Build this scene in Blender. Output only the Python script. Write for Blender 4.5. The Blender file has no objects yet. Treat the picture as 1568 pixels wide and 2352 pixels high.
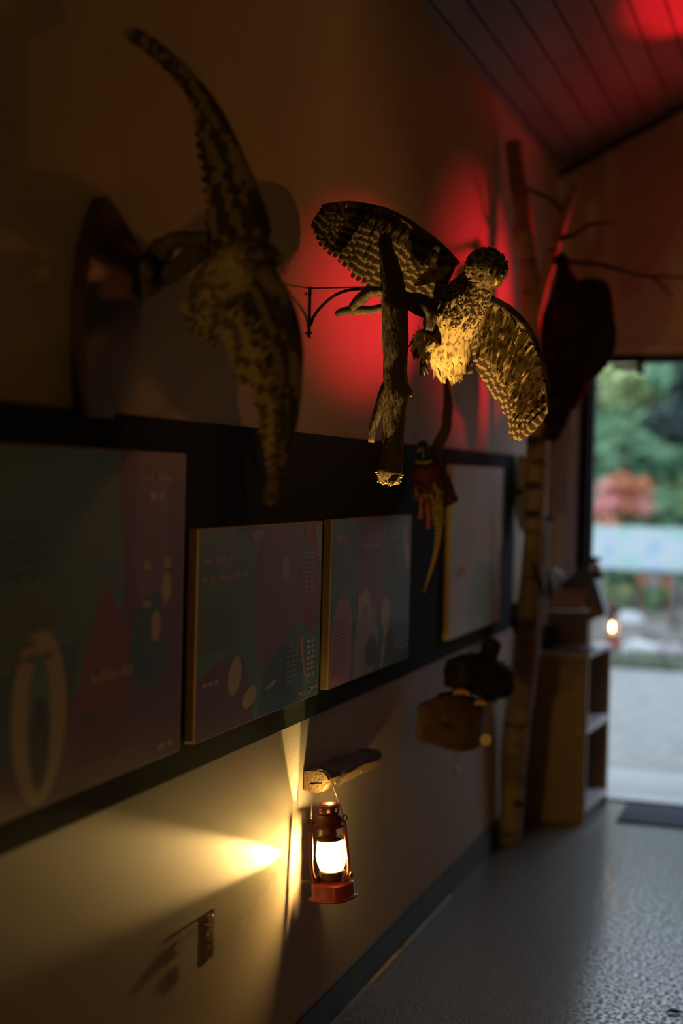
import bpy, math, random
from mathutils import Vector, Matrix
random.seed(7)
R = math.radians
sc = bpy.context.scene
col = sc.collection

# ------------------------------------------------------------------ camera
FPX = 3267.0
cY = Vector((1893-784, 1176-1120, FPX)).normalized()        # world +Y in (right, up, forward)
cZ = Vector((.024, 1.0, 0)); cZ.z = -(cY.x*cZ.x+cY.y*cZ.y)/cY.z; cZ.normalize()
cX = cZ.cross(cY)
EYE = Vector((0, 0, 1.5))
cam_d = bpy.data.cameras.new('camera'); cam = bpy.data.objects.new('camera', cam_d); col.objects.link(cam)
rt = Vector((cX.x, cY.x, cZ.x)); up = Vector((cX.y, cY.y, cZ.y)); fw = Vector((cX.z, cY.z, cZ.z))
m = Matrix((rt, up, -fw)).transposed().to_4x4(); m.translation = EYE
cam.matrix_world = m
cam_d.sensor_fit = 'VERTICAL'; cam_d.sensor_height = 36; cam_d.lens = 50
cam_d.clip_start = .05
cam_d.dof.use_dof = True; cam_d.dof.focus_distance = 3.42; cam_d.dof.aperture_fstop = 1.2; cam_d.dof.aperture_blades = 0
sc.camera = cam

# ------------------------------------------------------------------ world, lights, exposure
EXPOSURE = 0.0
SKY = 2.0
LANTERN = 1450.0
RED_WALL = 140.0
RED_CEIL = 210.0
ORANGE = 26.0
ROOM_WARM = 2.0
REAR_LANTERN = 46.0
OWL_UPLIGHT = 255.0
UP_LEAK = 13
SIDE_BEAM = 34.0
w = bpy.data.worlds.new('world'); sc.world = w; w.use_nodes = True
bg = w.node_tree.nodes['Background']; bg.inputs[0].default_value = (.71, .85, 1.0, 1); bg.inputs[1].default_value = SKY
sc.view_settings.view_transform = 'Standard'; sc.view_settings.look = 'None'
sc.view_settings.gamma = 1.0; sc.view_settings.use_curve_mapping = False; sc.view_settings.exposure = EXPOSURE
sc.cycles.max_bounces = 6; sc.cycles.diffuse_bounces = 3; sc.cycles.glossy_bounces = 3; sc.cycles.transparent_max_bounces = 8
sc.cycles.caustics_reflective = False; sc.cycles.caustics_refractive = False
sc.cycles.use_denoising = True; sc.cycles.sample_clamp_indirect = 4.0

def lamp(name, kind, loc, target, energy, color, **kw):
    d = bpy.data.lights.new(name, kind); d.energy = energy; d.color = color
    for k, v in kw.items(): setattr(d, k, v)
    o = bpy.data.objects.new(name, d); col.objects.link(o); o.location = loc
    o.rotation_euler = (Vector(target)-Vector(loc)).to_track_quat('-Z', 'Y').to_euler()
    return o
lamp('red_wall_spot', 'SPOT', (.10, 6.45, 2.28), (-1.24, 5.30, 2.14), RED_WALL*1.1, (1, .012, .03), spot_size=R(36), spot_blend=1.0, shadow_soft_size=.03)
lamp('red_wall_spot_far', 'SPOT', (.10, 6.45, 2.24), (-1.24, 3.95, 2.0), RED_WALL*2.4, (1, .012, .03), spot_size=R(13), spot_blend=1.0, shadow_soft_size=.03)
lamp('red_ceiling_spot', 'SPOT', (.15, 6.3, 2.35), (-.33, 5.5, 3.42), RED_CEIL, (1, .008, .02), spot_size=R(40), spot_blend=.45, shadow_soft_size=.03)
lamp('red_ceiling_fill', 'SPOT', (.2, 6.3, 2.2), (-.65, 5.85, 3.25), 24, (1, .01, .02), spot_size=R(70), spot_blend=1.0, shadow_soft_size=.05)
lamp('orange_wall_wash', 'SPOT', (.3, 6.4, 2.2), (-1.24, 2.7, 2.12), ORANGE, (1, .30, .05), spot_size=R(34), spot_blend=1.0, shadow_soft_size=.03)
lamp('red_wash_spot', 'POINT', (.5, 6.1, 2.1), (0, 0, 0), 3.2, (1, .20, .035), shadow_soft_size=.05)
lamp('rear_lantern_light', 'POINT', (-1.06, -.9, .75), (0, 0, 0), REAR_LANTERN, (1, .58, .14), shadow_soft_size=.04)
lamp('room_warm_fill', 'POINT', (1.8, 3.0, 2.5), (0, 0, 0), ROOM_WARM, (1, .55, .14), shadow_soft_size=.06)  # added warm fill high in the room, no lamp stands there

# ------------------------------------------------------------------ pixel helpers
def ray(px, py):
    d = Vector(((px-784)/FPX, (1176-py)/FPX, 1.0))
    return Vector((cX.dot(d), cY.dot(d), cZ.dot(d)))
def onX(px, py, x): r = ray(px, py); return EYE + r*(x/r.x)
def onY(px, py, y): r = ray(px, py); return EYE + r*(y/r.y)
def onZ(px, py, z): r = ray(px, py); return EYE + r*((z-EYE.z)/r.z)

# ------------------------------------------------------------------ materials
MATS = {}
def mat(name, c1, c2=None, rough=.7, scale=20, bump=0, metal=0, spec=.5, kind='noise', stretch=(1, 1, 1), bscale=None, lo=.35, hi=.65, coat=0):
    if name in MATS: return MATS[name]
    mt = bpy.data.materials.new(name); mt.use_nodes = True; nt = mt.node_tree; N = nt.nodes; L = nt.links
    b = N['Principled BSDF']; b.inputs['Roughness'].default_value = rough; b.inputs['Metallic'].default_value = metal
    b.inputs['Specular IOR Level'].default_value = spec; b.inputs['Coat Weight'].default_value = coat
    c2 = c2 or tuple(x*.8 for x in c1)
    tc = N.new('ShaderNodeTexCoord'); mp = N.new('ShaderNodeMapping'); mp.inputs['Scale'].default_value = stretch
    L.new(tc.outputs['Object'], mp.inputs['Vector'])
    if kind == 'voronoi':
        t = N.new('ShaderNodeTexVoronoi'); t.inputs['Scale'].default_value = scale; fac = t.outputs['Color']
    else:
        t = N.new('ShaderNodeTexNoise'); t.inputs['Scale'].default_value = scale; t.inputs['Detail'].default_value = 5; fac = t.outputs['Fac']
    L.new(mp.outputs['Vector'], t.inputs['Vector'])
    rp = N.new('ShaderNodeValToRGB'); rp.color_ramp.elements[0].position = lo; rp.color_ramp.elements[1].position = hi
    rp.color_ramp.elements[0].color = (*c1, 1); rp.color_ramp.elements[1].color = (*c2, 1)
    L.new(fac, rp.inputs['Fac']); L.new(rp.outputs['Color'], b.inputs['Base Color'])
    if bump:
        t2 = N.new('ShaderNodeTexNoise'); t2.inputs['Scale'].default_value = bscale or scale; t2.inputs['Detail'].default_value = 3
        L.new(mp.outputs['Vector'], t2.inputs['Vector'])
        bp = N.new('ShaderNodeBump'); bp.inputs['Strength'].default_value = bump; bp.inputs['Distance'].default_value = .01
        L.new(t2.outputs['Fac'], bp.inputs['Height']); L.new(bp.outputs['Normal'], b.inputs['Normal'])
    MATS[name] = mt; return mt

def feather_mat(name, pale, dark, freq=7, duty=.5, rough=.8, mott=.35):
    """bars run across each feather (UV u = along the feather, v = feather id)"""
    mt = bpy.data.materials.new(name); mt.use_nodes = True; nt = mt.node_tree; N = nt.nodes; L = nt.links
    b = N['Principled BSDF']; b.inputs['Roughness'].default_value = rough; b.inputs['Specular IOR Level'].default_value = .2
    uv = N.new('ShaderNodeUVMap'); uv.uv_map = 'UVMap'
    sx = N.new('ShaderNodeSeparateXYZ'); L.new(uv.outputs['UV'], sx.inputs[0])
    nz = N.new('ShaderNodeTexNoise'); nz.inputs['Scale'].default_value = 60; tc = N.new('ShaderNodeTexCoord'); L.new(tc.outputs['Object'], nz.inputs['Vector'])
    m1 = N.new('ShaderNodeMath'); m1.operation = 'MULTIPLY_ADD'; L.new(nz.outputs['Fac'], m1.inputs[0]); m1.inputs[1].default_value = .5
    m2 = N.new('ShaderNodeMath'); m2.operation = 'MULTIPLY'; L.new(sx.outputs[0], m2.inputs[0]); m2.inputs[1].default_value = freq
    m3 = N.new('ShaderNodeMath'); m3.operation = 'MULTIPLY_ADD'; L.new(sx.outputs[1], m3.inputs[0]); m3.inputs[1].default_value = .55; L.new(m2.outputs[0], m3.inputs[2]); L.new(m3.outputs[0], m1.inputs[2])
    fr = N.new('ShaderNodeMath'); fr.operation = 'FRACT'; L.new(m1.outputs[0], fr.inputs[0])
    rp = N.new('ShaderNodeValToRGB'); e = rp.color_ramp.elements
    e[0].position = 0; e[0].color = (*dark, 1); e[1].position = duty; e[1].color = (*dark, 1)
    a = e.new(min(duty+.08, .97)); a.color = (*pale, 1); a2 = e.new(.93); a2.color = (*pale, 1); a3 = e.new(1.0); a3.color = (*dark, 1)
    L.new(fr.outputs[0], rp.inputs['Fac'])
    n2 = N.new('ShaderNodeTexNoise'); n2.inputs['Scale'].default_value = 25; L.new(tc.outputs['Object'], n2.inputs['Vector'])
    mx = N.new('ShaderNodeMix'); mx.data_type = 'RGBA'; mx.blend_type = 'MULTIPLY'; mx.inputs[0].default_value = mott
    L.new(rp.outputs['Color'], mx.inputs[6]); L.new(n2.outputs['Fac'], mx.inputs[7]); L.new(mx.outputs[2], b.inputs['Base Color'])
    MATS[name] = mt; return mt

def emis(name, c, s):
    mt = bpy.data.materials.new(name); mt.use_nodes = True; b = mt.node_tree.nodes['Principled BSDF']
    b.inputs['Base Color'].default_value = (*c, 1); b.inputs['Emission Color'].default_value = (*c, 1); b.inputs['Emission Strength'].default_value = s
    return mt

# ------------------------------------------------------------------ mesh builder
class MB:
    def __init__(s): s.v = []; s.f = []; s.uv = []; s.mi = []; s.sm = []
    def face(s, idx, uv=None, mi=0, sm=True):
        s.f.append(idx); s.uv.append(uv or [(0, 0)]*len(idx)); s.mi.append(mi); s.sm.append(sm)
    def box(s, lo, hi, M=None, mi=0, bev=0):
        lo = Vector(lo); hi = Vector(hi); n = len(s.v)
        for x in (lo.x, hi.x):
            for y in (lo.y, hi.y):
                for z in (lo.z, hi.z):
                    p = Vector((x, y, z)); s.v.append(M @ p if M else p)
        for q in ((0, 1, 3, 2), (4, 6, 7, 5), (0, 4, 5, 1), (2, 3, 7, 6), (0, 2, 6, 4), (1, 5, 7, 3)):
            s.face([n+i for i in q], mi=mi, sm=False)
        return s
    def loft(s, pts, radii, seg=12, upv=None, mi=0, cap=True, jit=0, u=None):
        """tube with elliptical rings; radii: r or (ra, rb), ra along the side vector, rb along upv"""
        pts = [Vector(p) for p in pts]; n0 = len(s.v); up_ = Vector(upv) if upv else None
        prev = None
        for i, p in enumerate(pts):
            t = (pts[min(i+1, len(pts)-1)]-pts[max(i-1, 0)]).normalized()
            if up_ is None:
                if prev is None:
                    a = t.orthogonal().normalized()
                else:
                    a = (prev - t*prev.dot(t)).normalized()
                prev = a; b = t.cross(a)
            else:
                a = up_.cross(t).normalized(); b = t.cross(a)
            r = radii[i] if isinstance(radii, (list, tuple)) else radii
            ra, rb = r if isinstance(r, (list, tuple)) else (r, r)
            for k in range(seg):
                an = 2*math.pi*k/seg; j = 1+random.uniform(-jit, jit)
                s.v.append(p + (a*math.cos(an)*ra + b*math.sin(an)*rb)*j)
        m_ = len(pts)
        for i in range(m_-1):
            for k in range(seg):
                k2 = (k+1) % seg
                s.face([n0+i*seg+k, n0+i*seg+k2, n0+(i+1)*seg+k2, n0+(i+1)*seg+k], [(i/(m_-1), k/seg), (i/(m_-1), (k+1)/seg), ((i+1)/(m_-1), (k+1)/seg), ((i+1)/(m_-1), k/seg)], mi)
        if cap:
            s.face([n0+k for k in range(seg)][::-1], mi=mi, sm=False); s.face([n0+(m_-1)*seg+k for k in range(seg)], mi=mi, sm=False)
        return s
    def lathe(s, prof, seg=32, M=None, mi=0, sq=None):
        """prof: (r, z) pairs; sq: superellipse power for rounded-square sections"""
        n0 = len(s.v)
        for r, z in prof:
            for k in range(seg):
                a = 2*math.pi*k/seg; c, sn = math.cos(a), math.sin(a); rr = r
                if sq: rr = r/((abs(c)**sq+abs(sn)**sq)**(1/sq))
                p = Vector((rr*c, rr*sn, z)); s.v.append(M @ p if M else p)
        for i in range(len(prof)-1):
            for k in range(seg):
                k2 = (k+1) % seg
                s.face([n0+i*seg+k, n0+i*seg+k2, n0+(i+1)*seg+k2, n0+(i+1)*seg+k], mi=mi)
        return s
    def ball(s, c, r, seg=16, rings=10, M=None, mi=0, jit=0):
        n0 = len(s.v); c = Vector(c); r = Vector(r) if not isinstance(r, (int, float)) else Vector((r, r, r))
        for i in range(rings+1):
            ph = math.pi*i/rings
            for k in range(seg):
                th = 2*math.pi*k/seg; j = 1+random.uniform(-jit, jit)
                p = Vector((r.x*math.sin(ph)*math.cos(th), r.y*math.sin(ph)*math.sin(th), r.z*math.cos(ph)))*j
                s.v.append(c + (M @ p if M else p))
        for i in range(rings):
            for k in range(seg):
                k2 = (k+1) % seg
                s.face([n0+i*seg+k, n0+(i+1)*seg+k, n0+(i+1)*seg+k2, n0+i*seg+k2], [(i/rings, k/seg)]*4, mi)
        return s
    def prism(s, poly, off, mi=0):
        """planar polygon extruded by the vector off"""
        n = len(s.v); k = len(poly); off = Vector(off)
        s.v += [Vector(p) for p in poly] + [Vector(p)+off for p in poly]
        s.face(list(range(n, n+k)), mi=mi, sm=False); s.face([n+k+i for i in range(k)][::-1], mi=mi, sm=False)
        for i in range(k): s.face([n+i, n+k+i, n+k+(i+1) % k, n+(i+1) % k], mi=mi, sm=False)
        return s
    def feather(s, base, tip, nrm, wid, curve=0.0, camber=.22, mi=0, st=7, side=None, fid=None, thick=.0):
        base = Vector(base); tip = Vector(tip); d = tip-base; L = d.length
        if L < 1e-5: return s
        t = d/L; nrm = Vector(nrm); nrm = (nrm-t*nrm.dot(t)).normalized(); sd = t.cross(nrm).normalized()
        prof = [.35, .75, .95, 1, .98, .82, .28] if st == 7 else [.5, 1, .9, .25]
        st = len(prof); n0 = len(s.v); fid = random.random() if fid is None else fid
        for i in range(st):
            u = i/(st-1); c = base + t*L*u + nrm*(curve*L*4*u*(1-u)); wd = wid*.5*prof[i]
            s.v += [c-sd*wd-nrm*wd*camber, c, c+sd*wd-nrm*wd*camber]
        for i in range(st-1):
            u0 = i/(st-1)*L; u1 = (i+1)/(st-1)*L
            for k in (0, 1):
                a = n0+i*3+k
                s.face([a, a+1, a+4, a+3], [(u0*10, fid), (u0*10, fid), (u1*10, fid), (u1*10, fid)], mi)
        return s
    def build(s, name, mats, parent=None, local=False, hide=False):
        if not isinstance(mats, (list, tuple)): mats = [mats]
        off = Vector((0, 0, 0))
        if parent is not None and not local:
            q = parent
            while q is not None: off += q.location; q = q.parent
        me = bpy.data.meshes.new(name)
        me.from_pydata([tuple(Vector(p)-off) for p in s.v], [], s.f)
        for m_ in mats: me.materials.append(m_)
        ul = me.uv_layers.new(name='UVMap'); k = 0
        for fi, u in enumerate(s.uv):
            for q in u: ul.data[k].uv = q; k += 1
        me.polygons.foreach_set('material_index', s.mi); me.polygons.foreach_set('use_smooth', s.sm)
        me.update(); me.validate()
        o = bpy.data.objects.new(name, me); col.objects.link(o)
        if parent is not None: o.parent = parent
        return o

def thing(name, label, cat, loc, group=None, rot=(0, 0, 0)):
    o = bpy.data.objects.new(name, None); col.objects.link(o); o.location = loc; o.rotation_euler = rot; o.empty_display_size = .05
    o['label'] = label; o['category'] = cat
    if group: o['group'] = group
    return o
def tag(o, label, cat, group=None, kind=None):
    o['label'] = label; o['category'] = cat
    if group: o['group'] = group
    if kind: o['kind'] = kind
    return o
def struct(o, label=None):
    o['kind'] = 'structure'
    if label: o['label'] = label
    return o
def copy_tree(o, parent=None):
    c = o.copy(); col.objects.link(c); c.parent = parent
    for ch in list(o.children): copy_tree(ch, c)
    return c

def lerp_poly(pts, s):
    """point at fraction s (0..1) of a polyline, by arc length"""
    ls = [(pts[i+1]-pts[i]).length for i in range(len(pts)-1)]; T = sum(ls); d = s*T
    for i, l in enumerate(ls):
        if d <= l or i == len(ls)-1: return pts[i].lerp(pts[i+1], min(1, d/l if l else 0))
        d -= l
def smooth_poly(pts, n=24):
    """Catmull-Rom resample"""
    P = [pts[0]*2-pts[1]] + pts + [pts[-1]*2-pts[-2]]; out = []; segs = len(pts)-1
    for i in range(n+1):
        t = i/n*segs; k = min(int(t), segs-1); u = t-k; a, b, c, d = P[k:k+4]
        out.append(.5*((2*b)+(c-a)*u+(2*a-5*b+4*c-d)*u*u+(3*b-a-3*c+d)*u*u*u))
    return out
def wing(mb, lead, trail, nrm, n=18, wid=1.5, arm=.014, layers=((1, 0), (.62, .006), (.36, .012)), mi_l=(0, 0, 0), mi_arm=0, curve=.05, jit=.02):
    """lead: shoulder -> tip; trail: matching feather tips. Every layer is a row of overlapping feathers."""
    lead = smooth_poly(lead); trail = smooth_poly(trail); nrm = Vector(nrm).normalized()
    for li, (frac, lift) in enumerate(layers):
        nn = int(n*(1+.35*li)); prev = None
        for i in range(nn):
            s = (i+.5)/nn; a = lerp_poly(lead, s); b = lerp_poly(trail, s)
            step = max((lerp_poly(trail, min(1, s+.5/nn))-lerp_poly(trail, max(0, s-.5/nn))).length, (lerp_poly(lead, min(1, s+.5/nn))-lerp_poly(lead, max(0, s-.5/nn))).length)
            tip = a.lerp(b, frac*(1+random.uniform(-jit, jit)))
            for sgn in ((1, -1) if li else (1,)):
                off = nrm*sgn*(lift + .0016*(i % 3))
                mb.feather(a+off*.6, tip+off, nrm*sgn, max(.008, min(step*wid, .05)), curve=curve*sgn, mi=mi_l[li])
    mb.loft([lead[i] for i in range(0, 25, 2)], [arm*(1-.75*i/12) for i in range(13)], seg=10, mi=mi_arm)

def plumage(mb, pts, radii, upv, n, length, wid, mi=0, lift=.18, sector=None, rnd=.25):
    """small overlapping feathers laid over a lofted body, pointing along the path"""
    pts = [Vector(p) for p in pts]; upv = Vector(upv)
    for q in range(n):
        s = random.random()*(len(pts)-1); i = min(int(s), len(pts)-2); u = s-i
        p = pts[i].lerp(pts[i+1], u); t = (pts[i+1]-pts[i]).normalized(); a = upv.cross(t).normalized(); b = t.cross(a)
        r0 = radii[i]; r1 = radii[i+1]; ra = r0[0]*(1-u)+r1[0]*u; rb = r0[1]*(1-u)+r1[1]*u
        an = random.uniform(0, 2*math.pi) if sector is None else random.uniform(*sector)
        nv = (a*math.cos(an)/max(ra, .004)+b*math.sin(an)/max(rb, .004)).normalized(); base = p+a*math.cos(an)*ra+b*math.sin(an)*rb
        L = length*random.uniform(1-rnd, 1+rnd)
        dirv = (t + Vector((random.uniform(-.15, .15), random.uniform(-.15, .15), random.uniform(-.15, .15)))).normalized()
        mb.feather(base+nv*.0015, base+dirv*L+nv*L*lift*random.uniform(.5, 1.2), nv, wid*random.uniform(.8, 1.2), mi=mi, st=4, camber=.3)

# ================================================================== SETTING
W = -1.24; T = 6.75; CH = 2.97; CK = .50; RX = 4.2; RB = -3.0; RIDGE = 1.6
def ceil_z(x): return CH+CK*(x-W) if x < RIDGE else CH+CK*(RIDGE-W)-CK*(x-RIDGE)
M_wall = mat('cream_wall_paint', (.52, .455, .38), (.48, .42, .35), rough=.62, scale=3, bump=.08, bscale=220, spec=.35)
M_band = mat('blue_grey_band_paint', (.028, .036, .039), (.024, .031, .034), rough=.85, spec=.12, scale=4, bump=.05, bscale=160)
M_base = mat('dark_rubber_baseboard', (.022, .030, .036), rough=.5)
M_ceil = mat('painted_ceiling_boards', (.22, .19, .18), (.15, .13, .12), rough=.55, scale=4, stretch=(2, .35, 1), bump=.1)
M_groove = mat('board_groove_shadow_gap', (.02, .014, .012))
M_trim = mat('pale_trim_paint', (.52, .48, .50), rough=.5)
M_black = mat('black_metal', (.008, .009, .010), rough=.55, metal=.0, spec=.25)
M_caulk = mat('pale_caulk_line', (.62, .62, .66), rough=.5)

def floor_material():
    mt = bpy.data.materials.new('speckled_sealed_floor'); mt.use_nodes = True; nt = mt.node_tree; N = nt.nodes; L = nt.links
    b = N['Principled BSDF']; tc = N.new('ShaderNodeTexCoord')
    v = N.new('ShaderNodeTexNoise'); v.inputs['Scale'].default_value = 130; v.inputs['Detail'].default_value = 4; L.new(tc.outputs['Object'], v.inputs['Vector'])
    rp = N.new('ShaderNodeValToRGB'); e = rp.color_ramp.elements; e[0].position = .45; e[0].color = (.015, .015, .018, 1); e[1].position = .60; e[1].color = (.22, .21, .205, 1)
    L.new(v.outputs['Fac'], rp.inputs['Fac']); L.new(rp.outputs['Color'], b.inputs['Base Color'])
    b.inputs['Roughness'].default_value = .3; b.inputs['Specular IOR Level'].default_value = .5; b.inputs['Coat Roughness'].default_value = .2; b.inputs['Coat IOR'].default_value = 2.0
    v2 = N.new('ShaderNodeTexNoise'); v2.inputs['Scale'].default_value = 75; v2.inputs['Detail'].default_value = 3; L.new(tc.outputs['Object'], v2.inputs['Vector'])
    r2 = N.new('ShaderNodeValToRGB'); r2.color_ramp.elements[0].position = .44; r2.color_ramp.elements[0].color = (.05, .05, .05, 1); r2.color_ramp.elements[1].position = .58; r2.color_ramp.elements[1].color = (1, 1, 1, 1)
    L.new(v2.outputs['Fac'], r2.inputs['Fac']); L.new(r2.outputs['Color'], b.inputs['Coat Weight'])
    n1 = N.new('ShaderNodeTexNoise'); n1.inputs['Scale'].default_value = 130; n1.inputs['Detail'].default_value = 4; n1.inputs['Roughness'].default_value = .6
    L.new(tc.outputs['Object'], n1.inputs['Vector'])
    bp = N.new('ShaderNodeBump'); bp.inputs['Strength'].default_value = 1.0; bp.inputs['Distance'].default_value = .006
    L.new(n1.outputs['Fac'], bp.inputs['Height']); L.new(bp.outputs['Normal'], b.inputs['Normal'])
    return mt
struct(MB().box((W-.2, RB-.2, -.1), (RX+.2, T+.02, 0)).build('floor', floor_material()))
struct(MB().box((W-.15, RB-.15, -.1), (W, T+.2, CH)).build('wall_left', M_wall))
b = MB(); b.box((RX, RB-.15, -.1), (RX+.15, T+.2, ceil_z(RX)+.02)); struct(b.build('wall_right', M_wall))
def gable(y0, y1, cut=None):
    mb = MB(); xs = [W, RIDGE, RX]
    if cut is None:
        mb.prism([(W, y0, 0), (RX, y0, 0), (RX, y0, ceil_z(RX)), (RIDGE, y0, ceil_z(RIDGE)), (W, y0, CH)], (0, y1-y0, 0))
    else:
        xa, xb, zt = cut
        mb.prism([(W, y0, 0), (xa, y0, 0), (xa, y0, ceil_z(xa)), (W, y0, CH)], (0, y1-y0, 0))
        mb.prism([(xa, y0, zt), (xb, y0, zt), (xb, y0, ceil_z(xb)), (xa, y0, ceil_z(xa))], (0, y1-y0, 0))
        mb.prism([(xb, y0, 0), (RX, y0, 0), (RX, y0, ceil_z(RX)), (RIDGE, y0, ceil_z(RIDGE)), (xb, y0, ceil_z(xb))], (0, y1-y0, 0))
    return mb
DX0 = onY(1328, 1100, T).x; DX1 = -.20; DZ = onY(1450, 815, T).z
struct(gable(RB-.15, RB).build('wall_rear', M_wall))
struct(gable(T, T+.16, (DX0, DX1, DZ)).build('wall_back', M_wall))
# ceiling boards (left slope seen; right slope closes the room), grooves modelled as real gaps over a dark backing
mb = MB(); gx = [-1.21, -1.128, -1.023, -.922, -.822, -.72, -.612]
while gx[-1] < RIDGE-.12: gx.append(gx[-1]+.102)
gx = gx + [RIDGE]
prev = W
for i, x in enumerate(gx):
    a = prev+(.0035 if i else 0); c = x-.0035
    mb.prism([(a, RB, ceil_z(a)), (c, RB, ceil_z(c)), (c, RB, ceil_z(c)+.02), (a, RB, ceil_z(a)+.02)], (0, T-RB, 0)); prev = x
mb.prism([(W-.2, RB-.2, CH-.1+.018), (RIDGE, RB-.2, ceil_z(RIDGE)+.018), (RIDGE, RB-.2, ceil_z(RIDGE)+.12), (W-.2, RB-.2, CH+.02)], (0, T-RB+.4, 0), mi=1)
mb.prism([(RIDGE, RB-.2, ceil_z(RIDGE)), (RX+.2, RB-.2, ceil_z(RX+.2)), (RX+.2, RB-.2, ceil_z(RX+.2)+.12), (RIDGE, RB-.2, ceil_z(RIDGE)+.12)], (0, T-RB+.4, 0))
struct(mb.build('ceiling', [M_ceil, M_groove]))
# trims
struct(MB().box((W, -1.5, .88), (W+.012, 5.89, 1.605)).build('trim_1', M_band), 'dark blue grey painted display band running along the left wall')
mb = MB(); mb.box((W, RB, 0), (W+.010, T, .098)); struct(mb.build('baseboard_left', M_base))
mb = MB()
for (a, c) in ((2.6, 3.9), (3.9, 4.32), (4.36, 4.95)): mb.box((W+.010, a, 0), (W+.0125+.001*random.random(), c, .006))
mb.loft([(W+.015, 4.0, .003), (W+.0165, 4.5, .003), (W+.017, 4.93, .004)], .0032, seg=8)
struct(mb.build('trim_2', M_caulk), 'pale caulk line at the foot of the baseboard')
mb = MB(); z0 = CH-.03
mb.prism([(W, T, CH), (RIDGE, T, ceil_z(RIDGE)), (RIDGE, T, ceil_z(RIDGE)-.035), (W, T, CH-.035)], (0, -.02, 0))
struct(mb.build('trim_3', mat('dark_stained_trim', (.05, .03, .022))), 'dark strip where the back wall meets the ceiling')
# door: pale casing, black frame, head, bracket and bar; the leaf stands open to the outside beyond the frame's right side
x_c0 = onY(1306, 1100, T).x; x_f = onY(1360, 1100, T).x
mb = MB(); mb.box((x_c0, T-.02, 0), (DX0, T, DZ+.045)); mb.box((x_c0, T-.02, DZ+.002), (DX1+.05, T, DZ+.045)); mb.box((DX1, T-.02, 0), (DX1+.05, T, DZ+.045))
struct(mb.build('trim_4', M_trim), 'pale casing round the doorway')
mb = MB(); mb.box((DX0, T-.012, 0), (x_f-.016, T+.10, DZ)); mb.box((x_f-.018, T+.03, 0), (x_f, T+.08, DZ-.01)); mb.box((DX0, T-.01, DZ-.034), (DX1, T+.10, DZ)); mb.box((DX1-.05, T-.01, 0), (DX1, T+.1, DZ))
d1 = struct(mb.build('door_1', M_black), 'black metal frame of the open doorway')
mb = MB(); mb.box((x_f, T-.005, 0), (DX1-.05, T+.12, .012)); mb.build('threshold', mat('dull_aluminium', (.45, .47, .5), metal=.6, rough=.45), d1)
mb = MB(); p = onY(1472, 826, T+.02); mb.box((p.x-.012, T-.03, p.z-.065), (p.x+.014, T+.05, DZ-.03)); 
p0 = onY(1408, 836, T+.02); mb.box((p0.x, T-.01, p0.z-.030), (p.x-.010, T+.04, p0.z-.006), mi=1)  # grey bar beside the black bracket at the door head
mb.build('door_head_fitting', [M_black, mat('grey_head_bar', (.42, .46, .46), rough=.5, metal=.3)], d1)

# ================================================================== LANTERN
M_red = mat('red_enamel_paint', (.55, .07, .055), (.46, .05, .04), rough=.3, scale=30, spec=.6, coat=.3)
M_redd = mat('deep_red_enamel', (.16, .022, .016), (.10, .015, .012), rough=.4, scale=40)  # darker red for the upper parts, filler cap and left tube
M_wire = mat('rusty_wire', (.14, .05, .03), rough=.45, metal=.6)
M_brass = mat('brass_burner', (.36, .30, .14), (.25, .2, .09), rough=.35, metal=.7)
def glass_mat():
    mt = bpy.data.materials.new('frosted_globe_glass'); mt.use_nodes = True; nt = mt.node_tree; N = nt.nodes; L = nt.links
    N.remove(N['Principled BSDF']); out = N['Material Output']
    tr = N.new('ShaderNodeBsdfTransparent'); tl = N.new('ShaderNodeBsdfTranslucent'); gl = N.new('ShaderNodeBsdfGlossy'); gl.inputs['Roughness'].default_value = .08
    tl.inputs['Color'].default_value = (1, .95, .85, 1)
    a = N.new('ShaderNodeMixShader'); a.inputs[0].default_value = .14; L.new(tr.outputs[0], a.inputs[1]); L.new(tl.outputs[0], a.inputs[2])
    c = N.new('ShaderNodeMixShader'); c.inputs[0].default_value = .06; L.new(a.outputs[0], c.inputs[1]); L.new(gl.outputs[0], c.inputs[2])
    L.new(c.outputs[0], out.inputs['Surface']); return mt
M_glass = glass_mat()
M_core = emis('glowing_lamp_core', (1, .60, .17), LANTERN)
M_core2 = emis('glowing_flame', (1, .55, .2), 36)
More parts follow.
